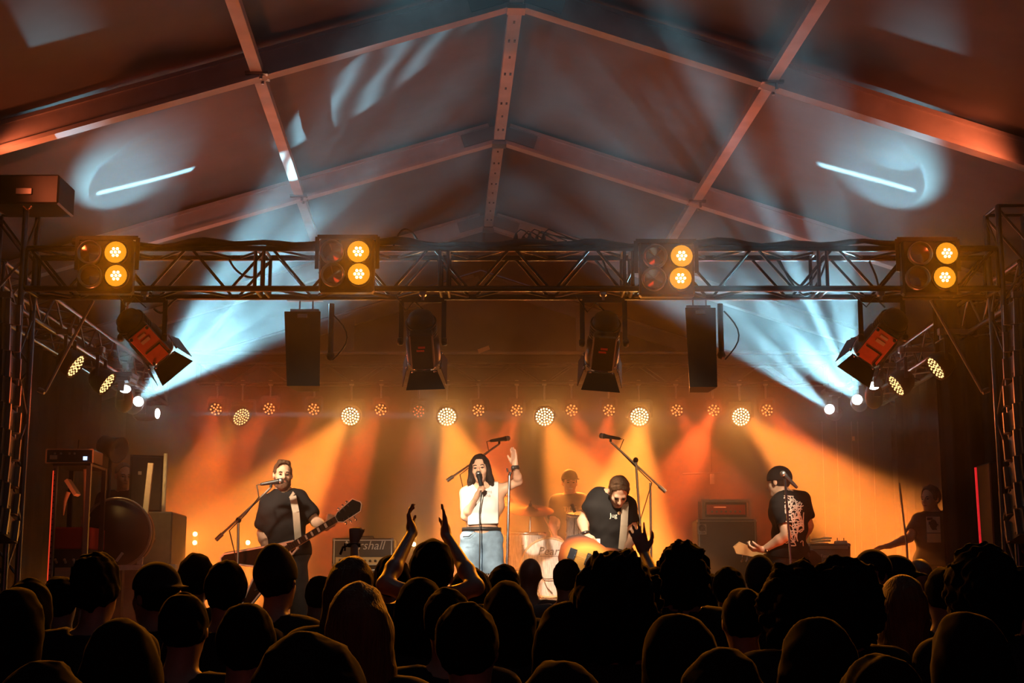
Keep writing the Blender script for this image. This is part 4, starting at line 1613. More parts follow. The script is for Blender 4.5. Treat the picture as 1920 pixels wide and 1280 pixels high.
def front_print(t, name, lines, size, at, ry=-.165, mt='print', sp=1.0, rot=0.0, cloth=None):
    """dark or pale printed words on cloth: flat lettering a hair proud of it"""
    objs = []
    for i, l in enumerate(lines):
        c = bpy.data.curves.new('text', 'FONT')
        c.body = l
        c.size = size
        c.align_x = 'CENTER'
        c.extrude = .0015
        c.resolution_u = 2
        o = bpy.data.objects.new(name, c)
        o.parent = t
        o.location = (at[0], at[1], at[2] - i * size * sp)
        o.rotation_euler = (math.pi / 2, rot, 0)
        COL.objects.link(o)
        dg = bpy.context.evaluated_depsgraph_get()
        me = bpy.data.meshes.new_from_object(o.evaluated_get(dg))
        o2 = bpy.data.objects.new(name, me)
        o2.parent = t
        o2.matrix_local = Matrix.LocRotScale(o.location, o.rotation_euler, None)
        if cloth is not None:
            snap_y(me, cloth, T=Matrix.LocRotScale(o.location, o.rotation_euler, None))
        me.materials.clear()
        me.materials.append(M[mt])
        bpy.data.objects.remove(o)
        COL.objects.link(o2)
        objs.append(o2)
    return objs


M['greyprint'] = mat('grey_print', (.35, .28, .25), .8)
p = W(P(908, 926, YS))
front_print(t, 'top_lettering', ['nemens', 'corina'], .042, (p[0], -.142, p[2]), mt='greyprint', sp=.75, cloth=top_o)
# belt, chain, watch, wristband
m = MB()
bp = W(P(903, 992, YS))
m.lathe([(.150, -.014), (.159, -.014), (.159, .014), (.150, .014)], (0, 0, 0), (0, 0, 1), 28, T=Matrix.Translation(V(bp)) @ Matrix.Scale(.72, 4, (0, 1, 0)))
m.build('belt', 'belt', t)
m = MB()
a, b = W(P(868, 1006, YS - .15)), W(P(890, 996, YS - .16))
m.tube([a, (a + b) / 2 + A(0, -.01, -.02), b], .004, 6)
m.build('belt_chain', 'chrome', t)
m = MB()
m.lathe([(.029, -.012), (.034, -.012), (.034, .012), (.029, .012)], J['wr'] - A(0, 0, .012), J['hdr'], 16)
m.ball(J['wr'] + A(-.015, -.03, -.012), (.018, .008, .018), 10)
m.build('wrist_watch', 'leather', t)
fr = MB()
rs = random.Random(4)
for lg in ('l', 'r'):
    c = J['h' + lg] + (J['k' + lg] - J['h' + lg]) * .5
    for i in range(34):
        a = 6.283 * i / 34
        q = V((c[0] + .090 * math.cos(a), c[1] + .090 * math.sin(a), c[2] + .004))
        fr.tube([q, q + V((rs.uniform(-.008, .008), 0, -rs.uniform(.012, .035)))], .0016, 4)
tag(fr.build('frayed_hem', 'tee_white', t), kind='stuff')
# tattoo-like lace on thigh: fishnet
m = MB()
c = J['h' + 'r'] + (J['kr'] - J['hr']) * .5
for i in range(-6, 7):
    for sg in (-1, 1):
        pts = []
        for j in range(7):
            a = -1.57 + i * .26 + sg * j * .16
            cc = c + (J['kr'] - J['hr']) * (.03 * j / .45)
            pts.append((cc[0] + (.066 - .001 * j) * math.cos(a), cc[1] + (.066 - .001 * j) * math.sin(a), cc[2]))
        m.tube(pts, .0018, 4, cap=False)
tag(m.build('fishnet', 'belt', t), kind='stuff')


def cable_mic(loc, d, label, tail=None, name='microphone', cat='microphone', group=None):
    d = V(d).normalized()
    mt_ = thing(name, label, cat, loc, group=group)
    m = MB(); m.ball(d * 0.0, .025, 14); m.build('mic_grille', 'steel', mt_)
    m = MB(); m.lathe([(.022, .012), (.024, .02), (.019, .04), (.013, .15), (.011, .165), (.001, .165)], (0, 0, 0), -d, 14); m.build('mic_handle', 'black', mt_)
    if tail:
        pts = [V(loc) - d * .165] + [V(q) for q in tail]
        m = MB(); m.tube(pts, .005, 6); m.build('mic_cable', 'cable', mt_, True)
    return mt_


hm_ = J['wl'] + nrm(J['hdl']) * .06 + nrm(J['pl']) * .03
pm = V(tuple(hm_)) + t.location
mouth = V(tuple(H(hf, (0, -.135, -.055), .94))) + t.location
d = (mouth - pm).normalized()
cable_mic(mouth, d, 'handheld microphone at the mouth of the singer', [P(899, 960, YS - .2), P(900, 1000, YS - .24), P(899, 1060, YS - .24), P(898, 1150, YS - .22)])


# ------------------------------------------------------------------ the left guitarist
YG = 12.3
tg = thing('person', 'bearded guitarist in loose black t-shirt singing and playing at the left', 'person', at_stage(530, YG))
W = world_to(tg)
J = sk(1.80)
for n_, px, py, y in (('sl', 504, 944, YG), ('sr', 562, 936, YG), ('el', 492, 1000, YG + .05), ('wl', 501, 1036, YG - .16), ('er', 592, 978, YG - .03), ('wr', 612, 989, YG - .30)):
    J[n_] = W(P(px, py, y))
J['neck'] = W(P(532, 920, YG))
J['head'] = W(P(530, 891, YG - .02))
J['chest'] = W(P(533, 958, YG))
J['pelvis'] = W(P(536, 1030, YG))
J['hl'], J['hr'] = W(P(518, 1044, YG)), W(P(554, 1044, YG))
J['kl'], J['kr'] = W(P(514, 1140, YG)), W(P(562, 1140, YG))
J['fwd'] = A(.28, -1, -.04)
J['up'] = A(.03, 0, 1)
J['hdl'], J['pl'] = A(.65, -.2, -.6), A(.2, 1, -.2)
J['hdr'], J['pr'] = A(.35, .15, .75), A(-.4, 1, .2)
pr, hf = body_prims(J, 1.0, .94, False, True, dict(l=dict(curl=.55, s=1.0), r=dict(curl=.95, s=1.0)))
sdf_mesh('body', pr, FV, 'skin_a', tg)
face_parts(tg, hf, .94)
sdf_mesh('hair', hair_cap(hf, .94, 'quiff', .005), .007, 'hair_brown', tg, noise=(.003, 120, 2), **hair_cuts(hf, .94, -.005))
sdf_mesh('beard', [('e', H(hf, (0, -.058, -.085), .94), A(.054, .052, .052), hf[1], .01), ('e', H(hf, (0, -.09, -.05), .94), A(.03, .02, .014), hf[1], .01),
                   rc(H(hf, (-.062, -.01, -.03), .94), H(hf, (-.05, -.04, -.08), .94), .012, .022, .02), rc(H(hf, (.062, -.01, -.03), .94), H(hf, (.05, -.04, -.08), .94), .012, .022, .02)],
         .006, 'beard', tg, noise=(.003, 140, 8), sub=[('e', H(hf, (0, -.115, -.056), .94), A(.022, .03, .010), hf[1], 0)])
tee(tg, J, 1.0, L=.66, e=.014, seed=11, ns=(.006, 26), flare=.026)
trousers(tg, J, 1.0, .012, 'denim_dark', .011)
m = MB()
sp_ = [W(P(541, 921, YG + .02)), W(P(549, 930, YG - .15)), W(P(555, 960, YG - .185)), W(P(558, 1000, YG - .19)), W(P(560, 1022, YG - .20))]
for a, b in zip(sp_, sp_[1:]):
    m.bar(V(tuple(a)), V(tuple(b)), .055, .006, (0, 1, 0))
m.build('guitar_strap', 'strap', tg)


# ------------------------------------------------------------------ guitars
def outline_guitar(name, label, body, o, ax, face, body_mt, neckL, headpoly, parts, thick=.045, edge=None, group='guitars', scale=1.0, pegs=6):
    """o: where the neck joins, ax: along the neck, face: the way the front looks"""
    ax = V(ax).normalized()
    fz = (V(face) - ax * V(face).dot(ax)).normalized()
    yx = fz.cross(ax).normalized()
    R = Matrix((ax, yx, fz)).transposed()
    t = thing(name, label, 'guitar', o, group=group, rot=R.to_euler())
    m = MB(); m.prism(body, -thick, 0); m.build('guitar_body', body_mt, t)
    if edge:
        m = MB()
        pts = [V((x, y, .001)) for x, y in body]
        pts.append(pts[0])
        for a, b in zip(pts, pts[1:]):
            m.tube([a, b], .008, 6)
        m.build('edge_binding', edge, t)
    m = MB(); m.bar((-.12, 0, .008), (neckL, 0, .008), .052, .022, (0, 0, 1)); nk_ = m.build('neck', 'neckwood', t)
    m = MB(); m.bar((-.13, 0, .022), (neckL, 0, .022), .050, .006, (0, 0, 1)); fb = m.build('fretboard', 'rosewood', t)
    m = MB(); x = 0; k = 1.0
    for i in range(20):
        xf = neckL - (neckL + .30) * (1 - 2 ** (-(i + 1) / 12))
        if xf > -.12:
            m.box((xf, 0, .026), (.0035, .048, .003))
    tag(m.build('fret', 'chrome', fb), kind='stuff')
    m = MB()
    for i in (2, 4, 6, 8, 11):
        x1, x0 = (neckL - (neckL + .30) * (1 - 2 ** (-(i + e) / 12)) for e in (0, 1))
        m.box(((x0 + x1) / 2, 0, .0255), (abs(x1 - x0) * .55, .036, .002))
    tag(m.build('fret_marker', 'inlay', fb), kind='stuff')
    m = MB(); m.prism([(neckL + x, y) for x, y in headpoly], -.004, .016); hd = m.build('headstock', 'black' if edge else 'neckwood', t)
    if edge:
        m = MB(); pts = [V((neckL + x, y, .017)) for x, y in headpoly]; pts.append(pts[0])
        for a, b in zip(pts, pts[1:]):
            m.tube([a, b], .004, 6)
        m.build('headstock_edge', edge, hd)
    for i in range(pegs):
        sd = 1 if (i % 2 or pegs == 4) else -1
        xx = neckL + .05 + (i // 2 if pegs == 6 else i) * .042
        yy = (.052 + .006 * (i // 2)) * sd if pegs == 6 else .055
        m = MB(); m.tube([(xx, yy * .55, .02), (xx, yy * 1.0, .006)], .004, 6); m.ball((xx, yy * 1.25, .004), (.010, .013, .008), 8); m.tube([(xx, yy * .5, .016), (xx, yy * .5, .03)], .006, 6)
        m.build('tuning_peg', 'chrome', hd)
    for nm_, mt_, fn in parts:
        m = MB(); fn(m); m.build(nm_, mt_, t)
    m = MB()
    for i in range(6 if pegs == 6 else 4):
        y = (i - 2.5) * .008 if pegs == 6 else (i - 1.5) * .012
        m.tube([(-.33, y * 1.3, .034), (neckL + .02, y, .032)], .0012, 4)
    tag(m.build('string', 'chrome', t), kind='stuff')
    return t


M.update(neckwood=mat('maple_neck', (.55, .30, .12), .35), rosewood=mat('dark_fretboard', (.07, .035, .02), .5), inlay=mat('pearl_inlay', (.85, .82, .75), .3),
         whitegloss=mat('white_gloss', (.85, .82, .76), .25), blackgloss=mat('black_gloss', (.02, .014, .012), .18),
         cream=mat('cream_plate', (.8, .74, .62), .35), pearlshell=mat('pickguard_shell', (.75, .62, .5), .25, noise=.15))
vb = [(.03, .035), (-.08, .07), (-.52, .235), (-.56, .225), (-.575, .19), (-.36, .03), (-.33, 0), (-.36, -.03), (-.575, -.19), (-.56, -.225), (-.52, -.235), (-.08, -.07), (.03, -.035)]
a, b = P(548, 1024, YG - .34), P(626, 977, YG - .40)
axn = (b - a).normalized()
M['vbody'] = M['blackgloss']
hp_ = [(0, .024), (.03, .045), (.19, .075), (.235, .02), (.235, -.0), (.20, -.045), (.04, -.05), (0, -.024)]
outline_guitar('electric_guitar', 'black arrow shaped guitar with white edge held by the left guitarist', vb, a, axn, (0, -1, .12), 'blackgloss', .42, hp_,
               [('pickup', 'chrome', lambda m: m.box((-.10, 0, .012), (.04, .075, .02), bev=.004)), ('pickup', 'chrome', lambda m: m.box((-.22, 0, .012), (.04, .075, .02), bev=.004)),
                ('bridge', 'chrome', lambda m: m.box((-.29, 0, .015), (.022, .09, .02), bev=.003)),
                ('pickguard', 'whitegloss', lambda m: m.prism([(-.03, .06), (-.08, .065), (-.16, .09), (-.14, .045), (-.06, .04), (-.06, -.04), (-.14, -.045), (-.16, -.09), (-.08, -.065), (-.03, -.06)], 0, .004)),
                ('control_knob', 'black', lambda m: m.lathe([(.014, 0), (.012, .018), (.001, .018)], (-.36, -.12, 0), (0, 0, 1), 10)),
                ('control_knob', 'black', lambda m: m.lathe([(.014, 0), (.012, .018), (.001, .018)], (-.42, -.15, 0), (0, 0, 1), 10))],
               edge='whitegloss')

# ------------------------------------------------------------------ the bent bassist
YA = 12.2
tb_ = thing('person', 'guitarist bending his head over a sunburst bass, black t-shirt with small chest print', 'person', at_stage(1140, YA))
W = world_to(tb_)
J = sk(1.8)
for n_, px, py, y in (('sl', 1119, 930, YA + .02), ('sr', 1177, 948, YA - .02), ('el', 1092, 978, YA + .03), ('wl', 1097, 1000, YA - .22), ('er', 1186, 1000, YA - .05), ('wr', 1176, 1030, YA - .28)):
    J[n_] = W(P(px, py, y))
J['neck'] = W(P(1150, 926, YA - .06))
J['head'] = W(P(1160, 922, YA - .20))
J['chest'] = W(P(1143, 962, YA - .02))
J['pelvis'] = W(P(1141, 1032, YA + .02))
J['hl'], J['hr'] = W(P(1124, 1048, YA)), W(P(1162, 1048, YA))
J['kl'], J['kr'] = W(P(1112, 1140, YA)), W(P(1172, 1140, YA))
J['fwd'] = A(.05, -.62, -.80)
J['up'] = A(.12, -.8, .62)
J['hdl'], J['pl'] = A(.25, -.25, -.9), A(.3, 1, 0)
J['hdr'], J['pr'] = A(-.2, 0, -1), A(-.2, 1, 0)
pr, hf = body_prims(J, 1.04, .98, False, True, dict(l=dict(curl=.5, s=1.05), r=dict(curl=.6)))
sdf_mesh('body', pr, FV, 'skin_a', tb_)
face_parts(tb_, hf, .98)
sdf_mesh('hair', hair_cap(hf, .98, 'short', .008), .007, 'hair_brown', tb_, noise=(.005, 100, 5), **hair_cuts(hf, .98, -.02))
tee_b = tee(tb_, J, 1.0, L=.52, e=.014, seed=17, ns=(.006, 28), flare=.015)
trousers(tb_, J, 1.02, .014, 'denim_dark', .011)
p = W(P(1148, 972, YA))
front_print(tb_, 'chest_print', ['Jug'], .05, (p[0], -.175, p[2]), cloth=tee_b)
m = MB(); m.ball((p[0] + .045, -.175, p[2] + .035), (.014, .004, .014), 10); snap_y(m.build('print_dot', 'sticker', tb_).data, tee_b, T=Matrix.Identity(4))
m = MB()
sp_ = [W(P(1168, 930, YA + .03)), W(P(1172, 945, YA - .16)), W(P(1170, 985, YA - .20)), W(P(1166, 1030, YA - .22)), W(P(1163, 1062, YA - .2))]
for a, b in zip(sp_, sp_[1:]):
    m.bar(V(tuple(a)), V(tuple(b)), .058, .006, (0, 1, 0))
m.build('guitar_strap', 'strap', tb_)
m = MB(); m.lathe([(.030, -.012), (.036, -.012), (.036, .012), (.030, .012)], J['wl'], J['hdl'], 14); m.build('bracelet', 'chrome', tb_)
m = MB(); m.box(W(P(1117, 1018, YA - .155)), (.07, .01, .07)); m.build('belt_pass', 'print', tb_)

bb = [(.02, .04), (.06, .10), (.10, .14), (.07, .17), (-.02, .165), (-.12, .14), (-.22, .17), (-.34, .18), (-.43, .13), (-.46, .04), (-.45, -.06), (-.40, -.15), (-.30, -.19), (-.18, -.16),
      (-.09, -.14), (0.0, -.17), (.07, -.165), (.06, -.12), (.02, -.05)]
M['sunburst'] = mat('sunburst_wood', (.85, .40, .07), .25, noise=.12, nscale=6)
nt_ = M['sunburst'].node_tree
bs = nt_.nodes['Principled BSDF']
tc_ = nt_.nodes.new('ShaderNodeTexCoord')
vm = nt_.nodes.new('ShaderNodeVectorMath'); vm.operation = 'MULTIPLY'; vm.inputs[1].default_value = (1 / .30, 1 / .19, 0)
va = nt_.nodes.new('ShaderNodeVectorMath'); va.operation = 'ADD'; va.inputs[1].default_value = (.19, 0, 0)
vl = nt_.nodes.new('ShaderNodeVectorMath'); vl.operation = 'LENGTH'
rp = nt_.nodes.new('ShaderNodeValToRGB')
rp.color_ramp.elements[0].position = .55; rp.color_ramp.elements[0].color = (.85, .42, .08, 1)
rp.color_ramp.elements[1].position = 1.0; rp.color_ramp.elements[1].color = (.03, .008, .004, 1)
e_ = rp.color_ramp.elements.new(.78); e_.color = (.5, .11, .02, 1)
nt_.links.new(tc_.outputs['Object'], va.inputs[0]); nt_.links.new(va.outputs[0], vm.inputs[0]); nt_.links.new(vm.outputs[0], vl.inputs[0])
nt_.links.new(vl.outputs['Value'], rp.inputs[0]); nt_.links.new(rp.outputs[0], bs.inputs['Base Color'])
a = P(1152, 1066, YA - .34)
outline_guitar('bass_guitar', 'sunburst bass guitar hanging on the bent guitarist', bb, a, (.86, -.12, -.30), (0, -1, .2), 'sunburst', .60, [(0, .024), (.03, .05), (.2, .07), (.24, .02), (.2, -.03), (0, -.024)],
               [('pickup', 'black', lambda m: m.box((-.10, 0, .010), (.035, .10, .018), bev=.004)), ('pickup', 'black', lambda m: m.box((-.22, 0, .010), (.035, .10, .018), bev=.004)),
                ('bridge', 'chrome', lambda m: m.box((-.35, 0, .012), (.06, .09, .014), bev=.003)),
                ('pickup_screw', 'chrome', lambda m: [m.ball((-.10, y, .022), .006, 6) for y in (-.03, -.01, .01, .03)]),
                ('control_plate', 'pearlshell', lambda m: m.prism([(-.20, -.12), (-.32, -.155), (-.36, -.12), (-.26, -.09)], 0, .004)),
                ('control_knob', 'chrome', lambda m: m.lathe([(.015, 0), (.013, .02), (.001, .02)], (-.24, -.115, 0), (0, 0, 1), 12)),
                ('control_knob', 'chrome', lambda m: m.lathe([(.015, 0), (.013, .02), (.001, .02)], (-.31, -.125, 0), (0, 0, 1), 12))], pegs=4, group='bass guitars')

# ------------------------------------------------------------------ the drummer
YD = 15.6
ZR = P(1030, 1122, 15.0).z
td = thing('person', 'smiling drummer in peaked cap seated behind the drum kit', 'person', at_stage(1066, YD, ZR))
W = world_to(td)
J = sk(1.78)
for n_, px, py, y in (('sl', 1044, 940, YD), ('sr', 1092, 938, YD), ('el', 1036, 985, YD - .08), ('wl', 1040, 1006, YD - .3), ('er', 1108, 980, YD - .05), ('wr', 1100, 1005, YD - .3)):
    J[n_] = W(P(px, py, y))
J['neck'] = W(P(1067, 930, YD))
J['head'] = W(P(1068, 905, YD - .03))
J['chest'] = W(P(1067, 958, YD))
J['pelvis'] = W(P(1067, 1015, YD + .03))
J['hl'], J['hr'] = J['pelvis'] + A(-.09, 0, -.03), J['pelvis'] + A(.09, 0, -.03)
J['kl'], J['kr'] = J['pelvis'] + A(-.25, -.36, -.04), J['pelvis'] + A(.25, -.36, -.04)
J['al'], J['ar'] = A(-.25, -.30, .09), A(.25, -.30, .09)
J['fwd'] = A(.12, -1, -.08)
J['hdl'], J['pl'] = A(.1, -.5, -.5), A(.6, 0, -.6)
J['hdr'], J['pr'] = A(-.1, -.5, -.5), A(-.6, 0, -.6)
pr, hf = body_prims(J, 1.0, .98, False, True, dict(l=dict(curl=1.2), r=dict(curl=1.2)))
sdf_mesh('body', pr, .0095, 'skin_a', td)
face_parts(td, hf, .98, mouth='teeth', openm=.002)
sdf_mesh('hair', hair_cap(hf, .98, 'short', .004), .009, 'hair_dark', td, **hair_cuts(hf, .98, -.01))
u = hf[1][:, 2]
sdf_mesh('cap', [('e', H(hf, (0, .016, .045)), A(.088, .106, .100), hf[1], .01)], .008, 'tee_black', td, cut=[(H(hf, (0, 0, .035)), -u)])
sdf_mesh('cap_peak', [('e', H(hf, (-.02, -.125, .040)), A(.068, .06, .009), hf[1], 0)], .006, 'tee_black', td)
tee_d = tee(td, J, 1.05, L=.6, e=.016, seed=23, vox=.011)
trousers(td, J, 1.0, .012, 'denim_dark', .012)
p = W(P(1068, 960, YD))
front_print(td, 'shirt_print', ['TIDE'], .07, (p[0], -.150, p[2]), mt='greyprint', cloth=tee_d)
m = MB(); m.tube([W(P(1020, 970, YD - .5)), W(P(1038, 1005, YD - .32)), W(P(1042, 1014, YD - .28))], [.006, .008, .009], 8)
s1 = m.build('drumstick', 'neckwood'); s1.location = td.location
tag(s1, 'pale drumstick in the drummer’s raised hand', 'drumstick')

# ------------------------------------------------------------------ the right guitarist (seen from behind)
YR = 12.6
tr = thing('person', 'guitarist in dark cap turned away, black t-shirt with large white back print', 'person', at_stage(1478, YR))
W = world_to(tr)
J = sk(1.8)
for n_, px, py, y in (('sl', 1462, 942, YR - .10), ('sr', 1504, 936, YR + .10), ('el', 1474, 1004, YR - .22), ('wl', 1432, 1030, YR - .12), ('er', 1516, 985, YR + .20), ('wr', 1506, 1010, YR + .32)):
    J[n_] = W(P(px, py, y))
J['neck'] = W(P(1471, 925, YR + .01))
J['head'] = W(P(1460, 905, YR + .02))
J['chest'] = W(P(1482, 960, YR))
J['pelvis'] = W(P(1478, 1035, YR))
J['hl'], J['hr'] = W(P(1466, 1050, YR - .05)), W(P(1492, 1050, YR + .05))
J['kl'], J['kr'] = W(P(1458, 1140, YR - .05)), W(P(1496, 1140, YR + .05))
J['fwd'] = A(-.80, .62, -.12)
J['up'] = A(.05, 0, 1)
J['hdl'], J['pl'] = A(-1, .05, .05), A(.1, .3, 1)
J['hdr'], J['pr'] = A(-.5, 0, -.5), A(0, -1, 0)
pr, hf = body_prims(J, 1.0, .98, False, True, dict(l=dict(curl=.7, side=-1), r=dict(curl=.6)))
sdf_mesh('body', pr, FV, 'skin_a', tr)
sdf_mesh('hair', hair_cap(hf, .98, 'short', .004), .008, 'hair_dark', tr, **hair_cuts(hf, .98, -.03))
u = hf[1][:, 2]
sdf_mesh('cap', [('e', H(hf, (0, .014, .040)), A(.092, .112, .104), hf[1], .01)], .007, 'tee_black', tr, cut=[(H(hf, (0, 0, .012)), -u + hf[1][:, 1] * -.15)])
tee_r = tee(tr, J, 1.02, L=.60, e=.014, seed=29, flare=.016, ns=(.006, 26))
trousers(tr, J, 1.0, .014, 'denim_dark', .011)
m = MB(); m.lathe([(.030, -.014), (.037, -.014), (.037, .014), (.030, .014)], J['wl'] + A(.02, 0, 0), J['hdl'], 14); m.build('bracelet', 'chrome', tr)
# white drawn print on the back, laid on the cloth
m = MB()
rs = random.Random(12)
bc = W(P(1489, 968, YR - .145))
fx = nrm(A(.86, .5, 0))
from mathutils.bvhtree import BVHTree
bv = BVHTree.FromPolygons([v.co[:] for v in tee_r.data.vertices], [p.vertices[:] for p in tee_r.data.polygons])
for i in range(64):
    x, z = rs.uniform(-.075, .075), rs.uniform(-.22, .15)
    pts = []
    a = rs.uniform(0, 6.28)
    for j in range(6):
        h = bv.ray_cast(V((bc[0] + x + .02 * z, -1, bc[2] + z)), V((0, 1, 0)))[0]
        if h is not None:
            pts.append(h + V((0, -.002, 0)))
        a += rs.uniform(-1.3, 1.3)
        x = max(-.085, min(.085, x + .022 * math.cos(a)))
        z = max(-.24, min(.17, z + .024 * math.sin(a)))
    if len(pts) > 2:
        m.tube(pts, .0048, 5)
tag(m.build('back_print', 'print', tr), 'white drawn print', kind='stuff')
outline_guitar('electric_guitar', 'dark guitar held by the capped guitarist, neck pointing left', [(x * .9, y * .8) for x, y in bb], P(1452, 1046, YR + .10), (-.93, -.25, .18), (-.1, .9, .3), 'blackgloss', .14,
               [(0, .024), (.03, .05), (.2, .07), (.24, .02), (.2, -.03), (0, -.024)], [('bridge', 'chrome', lambda m: m.box((-.3, 0, .012), (.03, .09, .014), bev=.003))], pegs=6)

# ------------------------------------------------------------------ stagehands
YH = 14.4
th = thing('person', 'man in black t-shirt with pale chest print standing in the dark wing, arm stretched out', 'person', at_stage(1748, YH, ZS))
W = world_to(th)
J = sk(1.8)
for n_, px, py, y in (('sl', 1724, 976, YH), ('sr', 1778, 978, YH), ('el', 1705, 1008, YH - .1), ('wl', 1668, 1023, YH - .2), ('er', 1786, 1015, YH), ('wr', 1778, 1048, YH - .05)):
    J[n_] = W(P(px, py, y))
J['neck'] = W(P(1752, 962, YH)); J['head'] = W(P(1744, 936, YH)); J['chest'] = W(P(1752, 995, YH)); J['pelvis'] = W(P(1755, 1050, YH))
J['hl'], J['hr'] = J['pelvis'] + A(-.09, 0, -.04), J['pelvis'] + A(.09, 0, -.04)
J['kl'], J['kr'] = (J['hl'] + A(-.12, 0, .08)) / 2, (J['hr'] + A(.12, 0, .08)) / 2
J['fwd'] = A(-.75, -.65, -.05)
J['hdl'], J['pl'] = A(-1, 0, -.1), A(0, 0, -1)
pr, hf = body_prims(J, 1.02, .98, False, True, dict(l=dict(curl=.3, side=-1), r=dict(curl=.5)))
sdf_mesh('body', pr, .0085, 'skin_b', th)
face_parts(th, hf, .98)
sdf_mesh('hair', hair_cap(hf, .98, 'short', .012), .009, 'hair_dark', th, noise=(.005, 90, 3), **hair_cuts(hf, .98, -.02))
tee(th, J, 1.04, L=.6, e=.016, seed=31, vox=.011)
trousers(th, J, 1.0, .012, 'denim_dark', .012)
m = MB()
pc = W(P(1741, 985, YH)); pc[1] = -.165
m.box((pc[0], pc[1], pc[2]), (.13, .004, .15))
m.build('shirt_print', 'print', th)
m = MB()
for i in range(9):
    rx, rz_ = rs.uniform(-.05, .05), rs.uniform(-.06, .06)
    m.box((pc[0] + rx, pc[1] - .004, pc[2] + rz_), (rs.uniform(.01, .05), .004, rs.uniform(.008, .03)))
m.ball((pc[0], pc[1] - .004, pc[2]), (.035, .004, .05), 10)
tag(m.build('print_drawing', 'tee_black', th), kind='stuff')
m = MB(); m.box((pc[0], pc[1], pc[2] - .125), (.13, .004, .085)); m.build('shirt_print', 'sticker', th)

YL = 14.2
tl = thing('person', 'man in dark clothes half hidden behind the tall speaker at the left', 'person', at_stage(223, YL, ZS))
W = world_to(tl)
J = sk(1.8)
dzz = W(P(228, 893, YL))[2] - J['head'][2]
for k_ in ('pelvis', 'chest', 'neck', 'head', 'hl', 'hr', 'sl', 'sr', 'el', 'er', 'wl', 'wr'):
    J[k_] = J[k_] + A(0, 0, dzz)
J['fwd'] = A(.5, -.85, -.15)
J['el'], J['wl'] = J['sl'] + A(-.05, -.05, -.27), J['sl'] + A(.12, -.28, -.30)
J['hdl'], J['pl'] = A(.8, -.4, 0), A(0, 0, -1)
pr, hf = body_prims(J, 1.0, .98, False, True, {})
sdf_mesh('body', pr, .010, 'skin_b', tl)
face_parts(tl, hf, .98)
sdf_mesh('hair', hair_cap(hf, .98, 'short', .002), .009, 'hair_brown', tl, **hair_cuts(hf, .98, .02))
tee(tl, J, 1.08, L=1.0, e=.016, seed=37, vox=.012, name='shirt')
trousers(tl, J, 1.0, .012, 'denim_dark', .012)


# ------------------------------------------------------------------ microphone stands
def boom_stand(base, top, tip, tail, label, mic=True, cable=True, legs=True):
    """base on the floor, top of the upright, boom from tail to tip"""
    base, top, tip, tail = V(base), V(top), V(tip), V(tail)
    t = thing('microphone_stand', label, 'microphone stand', base, group='microphone stands')
    m = MB(); m.tube([base + V((0, 0, .05)), base.lerp(top, .55)], .016, 8); m.tube([base.lerp(top, .5), top], .010, 8); m.build('pole', 'steel', t, True)
    for k in range(3):
        a = k * 2.094 + .5
        m = MB(); m.tube([base + V((0, 0, .16)), base + V((.3 * math.cos(a), .3 * math.sin(a), .012))], .010, 6); lg = m.build('leg', 'black', t, True)
        m = MB(); m.ball(base + V((.3 * math.cos(a), .3 * math.sin(a), .014)), .014, 8); m.build('foot', 'black', lg, True)
    m = MB(); m.ball(top, .024, 10); m.ball(base.lerp(top, .53), .022, 10); m.build('joint', 'black', t, True)
    m = MB(); m.tube([tail, tip], .009, 8); m.tube([tail, tail.lerp(tip, .12)], .017, 8); m.build('boom', 'steel', t, True)
    if mic:
        d = (tip - tail).normalized()
        h = V((d.x, 0, .12)).normalized()
        m = MB(); m.tube([tip, tip + V((0, 0, .03))], .012, 6); m.build('mic_clip', 'black', t, True)
        q = tip + V((0, 0, .04))
        mm = cable_mic(q + h * .08, h, 'microphone at the boom tip of the ' + label, None)
        if cable:
            w0 = q - h * .085
            m = MB(); m.tube([w0, w0 - h * .03 + V((0, 0, .0)), w0 + V((-.01, 0, -.10)), tail.lerp(tip, .55) + V((0, 0, -.02)), tail.lerp(tip, .25) + V((0, -.01, -.03)), top.lerp(base, .3)], .005, 6)
            m.build('mic_cable', 'cable', t, True)
    return t


def sp(px, Y, z=ZS):
    p = P(px, 1100, Y)
    return V((p.x, Y, z))


b = sp(448, 12.0)
boom_stand(b, P(447, 975, 12.0), P(508, 914, 11.95), P(405, 1012, 12.02), 'boom stand before the left guitarist')
b = sp(957, 13.6); boom_stand(sp(890, 13.6), P(884, 880, 13.6), P(936, 832, 13.6), P(838, 901, 13.6), 'boom stand behind the singer, mic above her head')
boom_stand(sp(1216, 12.9), P(1192, 862, 12.9), P(1145, 828, 12.9), P(1248, 922, 12.9), 'tall boom stand right of the bent guitarist')
# straight stands
def straight_stand(px, Y, top, label, clip=True, tilt=0.0):
    base = sp(px + tilt, Y)
    top = V(top)
    t = thing('microphone_stand', label, 'microphone stand', base, group='microphone stands')
    m = MB(); m.tube([base + V((0, 0, .03)), base.lerp(top, .5)], .015, 8); m.tube([base.lerp(top, .45), top], .010, 8); m.build('pole', 'chrome', t, True)
    m = MB(); m.lathe([(.13, 0), (.13, .015), (.03, .03), (.01, .03)], base, (0, 0, 1), 20); m.build('round_base', 'black', t, True)
    m = MB(); m.ball(base.lerp(top, .48), .028, 10); m.build('clutch', 'black', t, True)
    if clip:
        m = MB(); m.tube([top, top + V((.01, 0, .03))], .012, 6); m.tube([top + V((-.012, -.01, .03)), top + V((-.02, -.01, .06))], .006, 6); m.tube([top + V((.02, -.01, .03)), top + V((.028, -.01, .06))], .006, 6)
        m.build('mic_clip', 'black', t, True)
    return t


